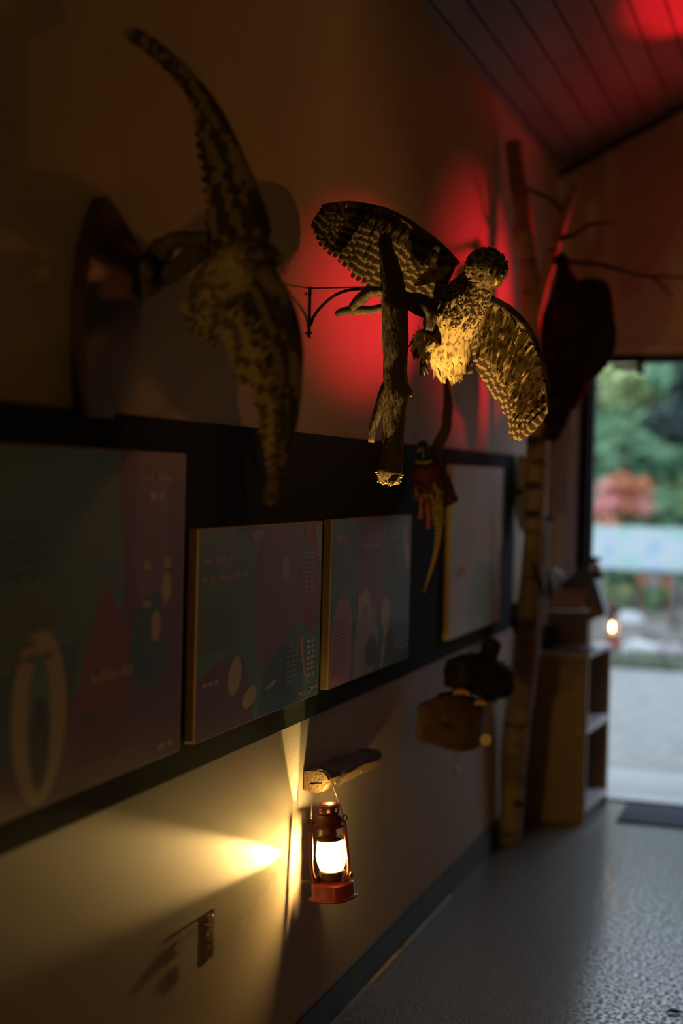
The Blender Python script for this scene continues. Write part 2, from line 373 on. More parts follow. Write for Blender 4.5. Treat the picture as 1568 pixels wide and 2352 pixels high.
def lantern(label, loc, rot, core):
    t = thing('hurricane_lantern', label, 'lantern', loc, rot=rot)
    # fuel tank: rounded square with a rolled rim
    mb = MB(); prof = [(0, .001), (.052, .001), (.0555, .003), (.0558, .0065), (.0535, .0085), (.0495, .0095), (.0488, .011), (.0482, .038), (.046, .0425), (.040, .0455), (.030, .048), (.0, .050)]
    mb.lathe(prof, seg=40, sq=3.2); tk = mb.build('fuel_tank', M_red, t, local=True)
    mb = MB(); mb.lathe([(0, .046), (.010, .046), (.010, .058), (.0, .059)], seg=14, M=Matrix.Translation((-.034, -.020, 0))); mb.build('filler_cap', M_redd, tk, local=True)
    mb = MB(); mb.lathe([(.024, .050), (.027, .054), (.027, .064), (.033, .068), (.035, .071), (.024, .073), (.012, .074), (0, .074)], seg=28); bn = mb.build('burner', M_brass, t, local=True)
    mb = MB(); mb.loft([(.026, 0, .062), (.050, .01, .062)], .0014, seg=6); mb.lathe([(0, 0), (.007, 0), (.007, .003), (0, .003)], seg=14, M=Matrix.Translation((.050, .01, .062)) @ Matrix.Rotation(R(90), 4, 'Y')); mb.build('wick_wheel', M_brass, bn, local=True)
    mb = MB(); mb.lathe([(.027, .072), (.033, .082), (.037, .098), (.038, .110), (.0365, .128), (.0335, .142), (.031, .151)], seg=36); mb.build('glass_globe', M_glass, t, local=True)
    mb = MB(); mb.loft([(0, 0, .094), (0, 0, .132)], .0065, seg=12); mb.build('light_core', core, t, local=True)
    # added plate (curved, vertical) keeping the core's light off the far wall
    mb = MB(); n0 = 0; ra = .0215; seg = 10; a0, a1 = R(190), R(122)
    for zz in (.080, .150):
        for r_ in (ra, ra+.0012):
            for i in range(seg+1):
                a = a0+(a1-a0)*i/seg; mb.v.append(Vector((r_*math.cos(a), r_*math.sin(a), zz)))
    k = seg+1
    for i in range(seg):
        mb.face([i, i+1, 2*k+i+1, 2*k+i]); mb.face([k+i, 3*k+i, 3*k+i+1, k+i+1]); mb.face([2*k+i, 2*k+i+1, 3*k+i+1, 3*k+i])
    mb.face([0, 2*k, 3*k, k]); mb.face([seg, k+seg, 3*k+seg, 2*k+seg])
    mb.build('light_baffle', mat('polished_tin', (.8, .8, .78), rough=.25, metal=.9), t, local=True)
    mb = MB(); mb.lathe([(.0315, .148), (.034, .151), (.034, .154), (.019, .158), (.0175, .180), (.0205, .184)], seg=30); mb.build('chimney', M_redd, t, local=True)
    mb = MB(); mb.lathe([(.037, .181), (.0375, .184), (.0335, .186), (.0335, .206), (.030, .212), (.026, .216)], seg=32)
    mb.lathe([(.0375, .184), (.0, .1845)], seg=32) if False else None
    hd = mb.build('hood', M_redd, t, local=True)
    # vented cap with real holes: pillars between two rings
    mb = MB(); mb.lathe([(.026, .215), (.0285, .217), (.0285, .2205)], seg=32); mb.lathe([(.0285, .2315), (.0285, .236), (.0315, .237), (.0315, .239), (.014, .242), (0, .243)], seg=32)
    for i in range(8):
        a = 2*math.pi*i/8+.2
        mb.box((.0268, -.0062, .219), (.0287, .0062, .233), M=Matrix.Rotation(a, 4, 'Z'))
    mb.build('vented_cap', M_redd, t, local=True)
    for sx, sy in ((-.74, -.95), (.95, .35)):
        mb = MB(); mb.loft([(sx*.031, sy*.031, .200), (sx*.038, sy*.038, .196), (sx*.0405, sy*.0405, .188), (sx*.041, sy*.041, .15), (sx*.044, sy*.044, .10), (sx*.0435, sy*.0435, .074), (sx*.041, sy*.041, .062), (sx*.034, sy*.034, .048), (sx*.028, sy*.028, .044)], [.0035]+[.0046]*6+[.004, .003], seg=10)
        sd = mb.build('side_tube', M_redd if sx < 0 else M_red, t, local=True)  # left tube painted darker, as if unlit in front of the glowing globe
        mb = MB(); ring = [(sx*.041+math.cos(a)*.0075*.2, sy*.041+.0005+math.cos(a)*.0075, .203+math.sin(a)*.0078) for a in [2*math.pi*i/14 for i in range(15)]]
        mb.loft(ring, .0016, seg=6); mb.build('bail_ear', M_wire, sd, local=True)
    # wire guard round the globe with its lift lever on the right
    mb = MB(); 
    for zz, rr in ((.094, .0365), (.121, .037)):
        mb.loft([(rr*math.cos(a), rr*math.sin(a), zz+.004*math.sin(2*a)) for a in [2*math.pi*i/28 for i in range(29)]], .0009, seg=6)
    mb.loft([(.036, -.012, .121), (.046, -.014, .124), (.0485, -.014, .116), (.043, -.013, .110), (.047, -.014, .102), (.044, -.013, .094), (.036, -.011, .094)], .0014, seg=6)
    mb.build('wire_guard', M_wire, t, local=True)
    return t
base = onX(766, 2064, W+.098); base.z = onX(766, 2064, W+.098).z
LT = lantern('small red hurricane lantern glowing brightly under the short log on the left wall', base, (R(1.0), R(-5.2), R(-14)), M_core)
# bail wire hung over the log
def wire_pt(px, py, y): return onY(px, py, y)
bpy.context.view_layer.update()
LM = Matrix.Translation(base) @ LT.rotation_euler.to_matrix().to_4x4()
ye = base.y
la = LM @ Vector((-.041, -.018, .204)); lb = LM @ Vector((.041, .010, .204))
top = [onY(718, 1776, ye-.01), onY(722, 1771, ye-.015), onY(735, 1767, ye+.0), onY(748, 1772, ye+.01), onY(757, 1784, ye+.015)]
mb = MB(); mb.loft([p-base for p in ([la]+top+[lb])], .0011, seg=6)
bl = mb.build('bail', M_wire, None, local=True); bl.parent = LT; bl.matrix_parent_inverse = LT.rotation_euler.to_matrix().to_4x4().inverted()
LT_core = LM @ Vector((0, 0, .10))
# added spots for the lamp's side beam towards the camera and its upward leak
sp = LM @ Vector((-.010, -.020, .112))
d = bpy.data.lights.new('lantern_side_beam', 'SPOT'); d.energy = SIDE_BEAM; d.color = (1, .64, .2); d.shadow_soft_size = .004; d.spot_size = R(16); d.spot_blend = .8
o = bpy.data.objects.new('lantern_side_beam', d); col.objects.link(o); o.location = sp; o.rotation_euler = Vector((-.19, -1, .20)).to_track_quat('-Z', 'Y').to_euler(); o.scale = (3.2, 1, 1)
q = LM @ Vector((-.043, -.02, .150)); lamp('lantern_upper_leak', 'SPOT', q, q+Vector((-.13, -.21, 1)), UP_LEAK, (1, .66, .2), spot_size=R(26), spot_blend=.3, shadow_soft_size=.003)
# added spot beside the lantern lights the owl; point light over the vented cap
lamp('owl_uplight', 'SPOT', LM @ Vector((.062, -.09, .150)), LM @ Vector((.062, -.09, .150))+Vector((.38, .14, 1.33)), OWL_UPLIGHT, (1, .60, .15), spot_size=R(42), spot_blend=.7, shadow_soft_size=.01)
lamp('lantern_vent_glow', 'POINT', LM @ Vector((.006, 0, .246)), (0, 0, 5), .8, (1, .66, .2), shadow_soft_size=.006)

# half log on the wall
M_bark = mat('grey_brown_bark', (.07, .055, .055), (.17, .14, .14), rough=.9, scale=40, stretch=(1, .4, 1), bump=.9, bscale=60)
M_split = mat('split_pale_wood', (.34, .24, .12), (.22, .14, .06), rough=.75, scale=50, stretch=(3, .3, 3), bump=.5)
z0 = onX(720, 1797, W+.055).z
A = onX(722, 1795, W+.032); B = onX(850, 1740, W+.040)
t = thing('half_log_bracket', 'short half log with bark on top and two screws, holding up the lantern bail', 'log', A)
dv = (B-A); L_ = dv.length; dn = dv.normalized(); upz = Vector((0, 0, 1)); sdv = dn.cross(upz).normalized()
mb = MB(); rings = 14; seg = 11; n0 = len(mb.v)
# cross-section (out from the wall, up): bark above, split pale face below
sec = [(-.030, -.024), (.008, -.027), (.026, -.024), (.034, -.004), (.037, .004), (.034, .015), (.024, .023), (.006, .027), (-.030, .024)]
seg = len(sec); smi = [1, 1, 1, 1, 0, 0, 0, 0, 0]; fn = (sdv*.9-upz*.4).normalized()
for i in range(rings+1):
    c = A+dv*(i/rings)+upz*.0025*math.sin(i*.9)
    for k, (o_, z_) in enumerate(sec): mb.v.append(c+sdv*(o_+random.uniform(-.0015, .0015))+upz*(z_+random.uniform(-.0016, .0016)))
for i in range(rings):
    for k in range(seg): mb.face([n0+i*seg+k, n0+(i+1)*seg+k, n0+(i+1)*seg+(k+1) % seg, n0+i*seg+(k+1) % seg], mi=smi[k], sm=False)
mb.face([n0+k for k in range(seg)], mi=1, sm=False); mb.face([n0+rings*seg+k for k in range(seg)][::-1], mi=1, sm=False)
lg = mb.build('log', [M_bark, M_split], t)
for s in (.16, .62):
    p = A+dv*s+sdv*.0295-upz*.012; mb = MB(); mb.loft([p-fn*.002, p+fn*.004], [.005, .0042], seg=12); mb.build('screw', mat('steel_screw', (.5, .48, .42), metal=.8, rough=.3), lg)
mb = MB(); mb.loft([onX(716, 1798, W+.06)-Vector((0, .01, 0)), onX(737, 1799, W+.072)], [.0022, .0022], seg=8); mb.build('nail', M_black, lg)

# small brass wall bracket lower left
q = onX(479, 2145, W)
t = thing('wall_bracket', 'small brass bracket with a short tube low on the left wall', 'bracket', q)
mb = MB(); mb.box((W, q.y-.016, q.z-.055), (W+.006, q.y+.016, q.z+.05)); mb.build('back_plate', mat('aged_bronze', (.20, .14, .06), rough=.4, metal=.6), t)
M_br = mat('worn_brass', (.55, .42, .2), rough=.35, metal=.5)
for (px, py, r_) in ((486, 2105, .006), (483, 2125, .007)):
    p = onX(px, py, W+.02); mb = MB(); mb.loft([(W+.003, p.y, p.z), p], [.003, .004], seg=8); mb.ball(p, r_*.8); mb.build('knob', M_br, t)
a = onX(481, 2132, W+.022); c = onX(479, 2152, W+.022); mb = MB(); mb.loft([a, c], [.005, .011], seg=14); mb.build('cup', M_br, t)
a = onX(482, 2164, W+.020); c = onX(482, 2196, W+.018); mb = MB(); mb.loft([a, c], [.005, .004], seg=12); mb.build('tube', mat('dull_copper', (.34, .17, .07), rough=.45, metal=.5), t)
# white hook near the dark duck
q = onX(1046, 1768, W)
t = thing('wall_hook', 'tiny white hook on the left wall below the black bird', 'hook', q)
mb = MB(); mb.ball(q+Vector((.008, 0, 0)), (.008, .017, .012)); mb.build('hook_head', mat('white_plastic', (.8, .8, .85), rough=.4), t)
mb = MB(); mb.box((W, q.y-.01, q.z+.005), (W+.004, q.y+.01, q.z+.07)); mb.build('upright_strip', mat('amber_strip', (.5, .4, .2)), t)  # thin amber strip above the hook head

# ================================================================== INFO PANELS
PX = W+.034
M_edge = mat('raw_board_edge', (.80, .60, .30), (.72, .52, .26), rough=.6)
C = dict(teal=(.075, .165, .19), deep=(.035, .10, .16), plum=(.115, .050, .115), purple=(.16, .09, .17), maroon=(.20, .05, .085), pink=(.36, .16, .19), lav=(.60, .50, .60),
         cream=(.50, .42, .30), sand=(.42, .30, .2), green=(.10, .13, .08), grey=(.2, .2, .2), white=(.6, .6, .55), dark=(.03, .035, .045), orange=(.45, .2, .12), mint=(.22, .32, .30))
PM = {k: mat('panel_ink_'+k, tuple(min(.7, x*1.9+.05) for x in v), tuple(min(.7, x*1.7+.045) for x in v), rough=.5, scale=8, spec=.3) for k, v in C.items()}
PK = list(C)
def panel(label, y0, y1, z0, z1, bgc, shapes, texts):
    """shapes: (colour, [(u, v)...]) or (colour, 'e', cu, cv, ru, rv); u 0..1 along the wall, v 0..1 upwards"""
    t = thing('information_panel', label, 'information panel', (W, (y0+y1)/2, z0))
    mb = MB(); mb.box((W+.012, y0, z0), (PX, y1, z1)); mb.build('board', M_edge, t)
    mb = MB(); lay = [0]
    def P(u, v): return Vector((PX+.0003+.00004*lay[0], y0+(y1-y0)*u, z0+(z1-z0)*v))
    def poly(c, pts):
        n = len(mb.v); mb.v += [P(*p) for p in pts]; mb.face(list(range(n, n+len(pts))), mi=PK.index(c), sm=False); lay[0] += 1
    poly(bgc, [(0.004, .004), (.996, .004), (.996, .996), (.004, .996)])
    for s in shapes:
        if s[1] == 'e':
            _, _, cu, cv, ru, rv = s[:6]; rot = s[6] if len(s) > 6 else 0
            pts = []
            for k in range(28):
                a = 2*math.pi*k/28; x = ru*math.cos(a)*(y1-y0); z = rv*math.sin(a)*(z1-z0)
                pts.append((cu+(x*math.cos(rot)-z*math.sin(rot))/(y1-y0), cv+(x*math.sin(rot)+z*math.cos(rot))/(z1-z0)))
            pts = [(min(max(a_, .004), .996), min(max(b_, .004), .996)) for a_, b_ in pts]; poly(s[0], pts)
        else: poly(s[0], s[1])
    o = mb.build('printed_face', [PM[k] for k in PK], t)
    lay[0] += 2
    for (c, u0, v0, u1, v1, lines, hgt) in texts:
        mb = MB()
        for i in range(lines):
            v = v1-(v1-v0)*(i+.5)/lines; u = u0; end = u1-random.uniform(0, .2)*(u1-u0) if lines > 1 else u1
            while u < end-.01:
                wl = random.uniform(.018, .05)*(2.0 if hgt > .03 else 1); wl = min(wl, end-u)
                cw = wl if hgt <= .03 else .0085; x_ = u
                while x_+cw <= u+wl+1e-6:
                    n = len(mb.v); h0 = hgt*(.32 if hgt > .03 else .5); h1 = hgt*(random.choice((.22, .22, .5)) if hgt > .03 else .5)
                    mb.v += [P(x_, v-h0), P(x_+cw, v-h0), P(x_+cw, v+h1), P(x_, v+h1)]; mb.face([n, n+1, n+2, n+3], mi=PK.index(c), sm=False); x_ += cw+.0035
                u += wl+.009
        mb.build('heading' if hgt > .03 else 'text_block', [PM[k] for k in PK], t)
    return t
random.seed(3)
panel('largest teal and plum panel, cut off by the left edge, with a pale arch shape', 1.55, 2.585, .943, 1.537, 'teal',
      [('deep', [(.004, .3), (.6, .45), (.55, .004), (.004, .004)]), ('plum', [(.73, .996), (.996, .996), (.996, .004), (.004, .004), (.42, .16), (.6, .30), (.64, .42), (.69, .52), (.73, .44), (.76, .56)]),
       ('purple', [(.80, .996), (.93, .996), (.93, .5), (.82, .45), (.79, .7)]), ('maroon', [(.62, .42), (.69, .60), (.79, .42), (.76, .22), (.60, .24)]), ('deep', [(.79, .5), (.9, .56), (.93, .3), (.85, .22), (.78, .3)]),
       ('sand', 'e', .475, .255, .085, .245), ('teal', 'e', .475, .235, .035, .19), ('dark', 'e', .478, .18, .028, .13),
       ('sand', 'e', .885, .44, .02, .05), ('sand', 'e', .925, .56, .02, .05)],
      [('sand', .82, .90, .94, .94, 1, .035), ('sand', .85, .84, .91, .88, 1, .03), ('green', .1, .62, .58, .80, 4, .02), ('green', .1, .40, .55, .60, 5, .02), ('sand', .64, .295, .80, .345, 1, .04),
       ('maroon', .62, .05, .82, .24, 6, .014), ('sand', .9, .03, .96, .05, 1, .018), ('sand', .83, .62, .86, .66, 1, .03), ('sand', .83, .5, .86, .53, 1, .02), ('sand', .91, .62, .94, .66, 1, .03)])
panel('teal and plum panel directly left above the lantern, with a two line cream heading', 2.655, 3.41, .943, 1.384, 'teal',
      [('purple', [(.32, .996), (.80, .996), (.84, .5), (.66, .38), (.60, .2), (.45, .3), (.40, .6), (.42, .85)]), ('plum', [(.004, .30), (.20, .37), (.34, .34), (.40, .14), (.42, .004), (.004, .004)]), ('deep', [(.46, .004), (.50, .24), (.66, .36), (.84, .24), (.84, .004)]),
       ('purple', [(.84, .996), (.996, .996), (.996, .5), (.9, .45)]), ('maroon', [(.80, .58), (.86, .74), (.95, .72), (.985, .60), (.97, .42), (.90, .36), (.82, .46)]), ('maroon', [(.82, .99), (.93, .99), (.92, .86), (.83, .88)]),
       ('sand', 'e', .27, .26, .045, .10, -.5), ('sand', 'e', .385, .13, .055, .05, .3), ('grey', 'e', .66, .75, .035, .08), ('green', 'e', .48, .86, .03, .05), ('grey', 'e', .42, .95, .05, .03),
       ('grey', [(.93, .99), (.996, .99), (.996, .78), (.95, .80)]), ('pink', [(.80, .36), (.83, .36), (.85, .22), (.88, .10), (.86, .11), (.82, .24)]), ('sand', 'e', .56, .155, .05, .014, .15)],
      [('sand', .03, .82, .24, .875, 1, .042), ('sand', .02, .735, .36, .79, 1, .042), ('green', .03, .40, .28, .66, 9, .012), ('sand', .04, .245, .15, .275, 1, .02), ('grey', .68, .12, .80, .34, 8, .013), ('cream', .87, .12, .955, .34, 7, .019),
       ('sand', .80, .60, .95, .84, 9, .009), ('cream', .80, .035, .88, .05, 2, .012), ('cream', .90, .045, .98, .06, 1, .016), ('cream', .9, .02, .912, .07, 1, .05)])
panel('teal panel over the log with a pink arch and a pale winged figure', 3.485, 4.235, .943, 1.386, 'teal',
      [('purple', [(.30, .996), (.62, .996), (.64, .5), (.60, .30), (.45, .40), (.28, .45)]), ('purple', [(.86, .996), (.996, .996), (.996, .45), (.93, .55)]), ('maroon', [(.92, .996), (.996, .996), (.996, .75), (.95, .82)]), ('sand', [(.88, .9), (.92, .95), (.985, .70), (.97, .60), (.9, .74)]),
       ('deep', [(.28, .004), (.25, .36), (.5, .40), (.76, .3), (.996, .25), (.996, .004)]), ('grey', [(.27, .12), (.30, .40), (.40, .46), (.52, .42), (.58, .2), (.5, .004), (.28, .004)]),
       ('pink', [(.004, .004), (.23, .004), (.245, .40), (.215, .49), (.155, .535), (.09, .52), (.04, .44), (.01, .3)]),
       ('cream', 'e', .395, .49, .045, .055), ('sand', 'e', .34, .46, .03, .07, .3), ('sand', 'e', .45, .40, .02, .12, .1), ('cream', 'e', .665, .37, .055, .095, .05), ('sand', [(.60, .36), (.64, .22), (.60, .004), (.63, .004), (.70, .25), (.72, .33)]), ('dark', 'e', .73, .16, .07, .1), ('dark', 'e', .48, .14, .07, .1)],
      [('sand', .05, .86, .18, .90, 2, .018), ('sand', .34, .80, .55, .835, 1, .022), ('sand', .70, .90, .82, .93, 1, .02), ('sand', .69, .84, .79, .87, 1, .02), ('grey', .04, .60, .25, .78, 9, .007), ('grey', .34, .62, .56, .78, 8, .007), ('grey', .68, .58, .86, .80, 11, .009),
       ('plum', .03, .06, .22, .40, 16, .008), ('grey', .80, .08, .98, .16, 2, .02)] + [('grey', .29+.03*k, .02+.01*k, .30+.03*k, .30, 1, .16) for k in range(8)])
panel('tall pale lavender panel behind the hanging pheasant, nearest the birch trunk', 4.735, 5.54, .943, 1.548, 'lav',
      [('mint', [(.35, .004), (.30, .15), (.42, .36), (.60, .42), (.85, .36), (.92, .12), (.90, .004)]), ('pink', [(.90, .996), (.996, .996), (.996, .6), (.93, .7)]), ('purple', [(.93, .45), (.996, .5), (.996, .2), (.95, .25)]), ('pink', [(.05, .36), (.2, .42), (.3, .38), (.16, .34)])],
      [('purple', .1, .50, .5, .62, 4, .006), ('grey', .45, .1, .8, .3, 6, .006)])

# ================================================================== OWL ON ITS POST
M_wood = mat('dark_weathered_branch', (.05, .033, .022), (.095, .062, .036), rough=.85, scale=18, stretch=(3, 3, .5), bump=.8, bscale=40)
M_chip = mat('fresh_cut_wood', (.55, .38, .18), (.42, .27, .12), rough=.7, scale=60)
M_owl = feather_mat('barred_owl_feathers', (.33, .25, .16), (.055, .032, .020), freq=5.4, duty=.58)
M_owl2 = feather_mat('pale_owl_underwing_feathers', (.56, .43, .22), (.22, .14, .07), freq=1.6, duty=.16, mott=.3)
M_owl3 = feather_mat('dark_owl_back_shaded_head', (.16, .11, .07), (.05, .03, .02), freq=3.5, duty=.5)
YP = 3.37
Qp = lambda pts, y: [onY(px, py, y) for px, py in pts]
post_px = [(884, 538, 13), (888, 580, 18), (900, 640, 27), (906, 700, 32), (908, 780, 31), (908, 850, 28), (909, 905, 30), (905, 960, 27), (902, 1010, 25), (899, 1060, 27), (895, 1085, 31), (893, 1112, 22)]
root = thing('branch_post', 'thick dark branch post held off the wall by an iron bracket, carrying the spread owl', 'branch', onY(895, 1112, YP))
PXM = 3.45/FPX*1.0   # metres per pixel near the post
pts = [onY(a, b_, YP) for a, b_, _ in post_px]; mb = MB(); sm_ = smooth_poly(pts, 44)
rad = []
for i in range(45):
    s = i/44*(len(post_px)-1); k = min(int(s), len(post_px)-2); u = s-k; rad.append((post_px[k][2]*(1-u)+post_px[k+1][2]*u)*PXM)
mb.loft(sm_, rad, seg=18, jit=.05); pst = mb.build('post', M_wood, root)
def branch(px, rs, y, name='side_branch', parent=None, m_=None, jit=.06, ys=None, scale=None):
    P_ = [onY(a, b_, (ys[i] if ys else y)) for i, (a, b_) in enumerate(px)]; S = smooth_poly(P_, 16); n = len(rs)-1; rr = []
    for i in range(17):
        s = i/16*n; k = min(int(s), n-1); u = s-k; rr.append((rs[k]*(1-u)+rs[k+1]*u)*(scale or y/FPX*1.03))
    b_ = MB(); b_.loft(S, rr, seg=12, jit=jit); return b_.build(name, m_ or M_wood, parent)
branch([(892, 872), (881, 900), (868, 945), (857, 980), (852, 1016)], [9, 12, 11, 9, 7], YP-.01, parent=root)
branch([(880, 706), (850, 712), (810, 712), (785, 716), (771, 722)], [10, 10, 11, 9, 6], YP, parent=root)
branch([(880, 668), (848, 672), (825, 690), (806, 708)], [9, 13, 14, 9], YP-.01, parent=root)
branch([(930, 890), (940, 900), (945, 906)], [12, 8, 4], YP, parent=root)
branch([(930, 690), (965, 700), (990, 720), (985, 760)], [20, 26, 22, 14], YP+.03, parent=root)
mb = MB()
for k in range(26):
    a = random.uniform(-1, 1); px = 893+a*27; py = 1112-8*abs(a)**1.5+random.uniform(-5, 3); p = onY(px, py, YP-.026*math.cos(a*1.4))
    mb = MB(); mb.ball(p, (random.uniform(.002, .004), .003, random.uniform(.0015, .003)), seg=8, rings=5); mb.build('splinter', M_chip, root)
for (px, py) in ((864, 1084), (868, 1090), (873, 1094), (924, 1091), (921, 1096), (886, 875), (892, 879), (944, 909)):
    mb = MB(); mb.ball(onY(px, py, YP-.02), (.004, .003, .0022), seg=8, rings=5); mb.build('splinter', M_chip, root)
# iron bracket
pw = onX(712, 662, W); br = thing('shelf_bracket', 'black iron bracket with a curved brace, fixed to the wall beside the owl', 'bracket', pw)
mb = MB(); mb.box((W, pw.y-.004, onX(712, 776, W).z), (W+.005, pw.y+.008, pw.z+.004)); mb.build('wall_plate', M_black, br)
pe = onY(868, 664, YP); mb = MB(); mb.loft([(W, pw.y, pw.z), (pe.x, pw.y+(pe.y-pw.y)*.7, pw.z)], .0018, seg=8); mb.build('arm', M_black, br)
cb = [onX(713, 748, W+.004), onY(722, 724, pw.y), onY(745, 697, pw.y), onY(775, 675, pw.y), onY(808, 665, pw.y), onY(850, 663, YP)]
mb = MB(); mb.loft(smooth_poly(cb, 20), .0038, seg=10); mb.build('curved_brace', M_black, br)
for py in (675, 765):
    q = onX(712, py, W+.006); mb = MB(); mb.ball(q, .0045, seg=10, rings=6); mb.build('screw', M_black, br)

# owl
random.seed(11)
YO = 3.47
ow = thing('owl', 'stuffed barred owl with both wings spread, perched on the thick branch post', 'owl', onY(990, 860, YO))
# torso: tail -> belly -> chest -> neck
tpx = [(1035, 855), (1030, 830), (1030, 795), (1035, 755), (1050, 715), (1075, 680), (1095, 655), (1110, 632)]
tr_ = [(.022, .016), (.045, .030), (.056, .046), (.063, .056), (.066, .060), (.056, .054), (.046, .046), (.040, .042)]
tp = [onY(a, b_, YO+dy_) for (a, b_), dy_ in zip(tpx, (.05, .035, .01, -.015, -.035, -.045, -.05, -.055))]
mb = MB(); upy = Vector((.1, -1, .0)); mb.loft(tp, tr_, seg=20, upv=upy, mi=1)
rtp = tp[::-1]; rtr = tr_[::-1]
plumage(mb, rtp[0:4], rtr[0:4], upy, 620, .024, .011, mi=0, lift=.16)
plumage(mb, rtp[3:], rtr[3:], upy, 520, .026, .009, mi=1, lift=.10)
bd = mb.build('body', [M_owl, M_owl2], ow)
# head
hc = onY(1117, 618, YO-.075); fdir = (EYE-hc).normalized()*.8+Vector((.75, 0, -.42)); fdir.normalize()
hr = Vector((0, 0, 1)); sx_ = fdir.cross(hr).normalized(); hu = sx_.cross(fdir).normalized()
HM = Matrix((sx_, fdir, hu)).transposed()
mb = MB(); mb.ball(hc, (.050, .044, .047), seg=24, rings=16, M=HM)
for k in range(420):
    an = random.uniform(0, 2*math.pi); ph = math.acos(random.uniform(-1, .9)); l = HM @ Vector((math.sin(ph)*math.cos(an), math.cos(ph), math.sin(ph)*math.sin(an)))
    lv = Vector((l.x, l.y, l.z)); p = hc+HM @ Vector((.050*math.sin(ph)*math.cos(an), .044*math.cos(ph), .047*math.sin(ph)*math.sin(an)))
    dr = -fdir + lv*.25; dr = (dr-lv*dr.dot(lv)).normalized(); mb.feather(p, p+dr*.018+lv*.004, lv, .009, mi=0, st=4)
hd = mb.build('head', [M_owl3], ow)  # head in the dark back feathers, its shade put into the colour
# facial discs: shallow rings of radiating feathers
for s_ in (-1, 1):
    mb = MB(); c = hc+HM @ Vector((s_*.017, .041, .004))
    for k in range(40):
        a = 2*math.pi*k/40; dr = HM @ Vector((math.cos(a), -.25, math.sin(a))); mb.feather(c, c+dr*.023, fdir, .006, mi=0, st=4)
    for k in range(26):
        a = 2*math.pi*k/26; dr = HM @ Vector((math.cos(a), -.12, math.sin(a))); mb.feather(c+fdir*.001, c+dr*.014+fdir*.001, fdir, .005, mi=1, st=4)
    dsc = mb.build('facial_disc', [M_owl3, M_owl], hd)
    mb = MB(); mb.ball(c+fdir*.003, .0065, seg=14, rings=10); mb.build('eye', mat('glossy_black_eye', (.006, .005, .005), rough=.06, spec=.9), dsc)
mb = MB(); c = hc+HM @ Vector((0, .044, -.004)); mb.loft([c, c+HM @ Vector((0, .008, -.005)), c+HM @ Vector((0, .008, -.016)), c+HM @ Vector((0, .003, -.022))], [.005, .0048, .003, .0006], seg=10); mb.build('beak', mat('yellow_horn_beak', (.55, .38, .12), rough=.4), hd)
# wings
wn = (EYE-onY(1150, 850, YO)).normalized()
left_lead = [onY(1045, 612, 3.50), onY(1010, 572, 3.49), onY(964, 533, 3.46), onY(907, 495, 3.44), onY(861, 478, 3.42), onY(801, 467, 3.38), onY(762, 470, 3.34)]
left_tr = [onY(985, 720, 3.50), onY(900, 705, 3.47), onY(850, 672, 3.44), onY(822, 648, 3.42), onY(782, 604, 3.40), onY(738, 566, 3.36), onY(714, 516, 3.32)]
mb = MB(); wing(mb, left_lead, left_tr, wn, n=24, wid=1.7, arm=.017, layers=((1, 0), (.72, .005), (.5, .009), (.3, .013)), mi_l=(0, 0, 0, 1), mi_arm=1, curve=.03)
for k in range(5):   # outermost primaries at the tip
    mb.feather(onY(800-6*k, 472, 3.37), onY(738-5*k, 474+9*k, 3.325), wn, .017, mi=0, curve=.03)
mb.build('wing', [M_owl, M_owl3], ow)
right_lead = [onY(1118, 690, YO-.03), onY(1165, 712, YO-.03), onY(1205, 750, YO-.03), onY(1228, 790, YO-.03), onY(1247, 850, YO-.035), onY(1257, 910, YO-.04), onY(1254, 950, YO-.045)]
right_tr = [onY(1085, 815, YO), onY(1098, 855, YO), onY(1122, 900, YO), onY(1150, 940, YO-.01), onY(1166, 972, YO-.02), onY(1172, 1003, YO-.03), onY(1192, 1014, YO-.04)]
mb = MB(); wing(mb, right_lead, right_tr, wn, n=24, wid=1.75, arm=.016, layers=((1, 0), (.74, .005)), mi_l=(0, 0), mi_arm=2, curve=.03)
for k in range(7):
    mb.feather(onY(1250-1.5*k, 915+3*k, YO-.04), onY(1238-8*k, 985+5*k-(k-3)**2*.8, YO-.04), wn, .019, mi=0, curve=.03)
# pale fluffy under-coverts in the inner wing
LE = smooth_poly(right_lead); TR = smooth_poly(right_tr)
for k in range(420):
    s_ = random.random()**.9*.80; fr = random.random()*.62*(1-.35*s_); a = lerp_poly(LE, s_).lerp(lerp_poly(TR, s_), fr+.02); dr = (lerp_poly(TR, min(1, s_+.12))-lerp_poly(LE, s_)).normalized()
    dr = (dr+Vector((random.uniform(-.25, .25), random.uniform(-.1, .1), random.uniform(-.25, .25)))).normalized()
    mb.feather(a+wn*.012, a+dr*random.uniform(.03, .055)+wn*random.uniform(.014, .028), wn+Vector((-.3, 0, -.5)), random.uniform(.008, .014), mi=1, st=4, camber=.35)
mb.build('wing', [M_owl, M_owl2, M_owl3], ow)
# scapulars: pale edged feathers across the shoulder
mb = MB()
for (a, b_) in (((1034, 612), (958, 642)), ((1036, 618), (965, 633)), ((1030, 625), (985, 618)), ((1020, 632), (950, 655))):
    mb.feather(onY(*a, YO-.045), onY(*b_, YO-.045), wn, .016, mi=0)
mb.build('shoulder_feathers', [M_owl2], ow)
# tail
mb = MB()
for k in range(12):
    u = k/11; a = onY(1000+u*66, 800-4*math.sin(u*3), YO+.05); c = onY(1008+u*74, 858+6*math.sin(u*math.pi), YO+.06-.004*(k % 2)); mb.feather(a, c, wn, .022, mi=0)
mb.build('tail', [M_owl], ow)
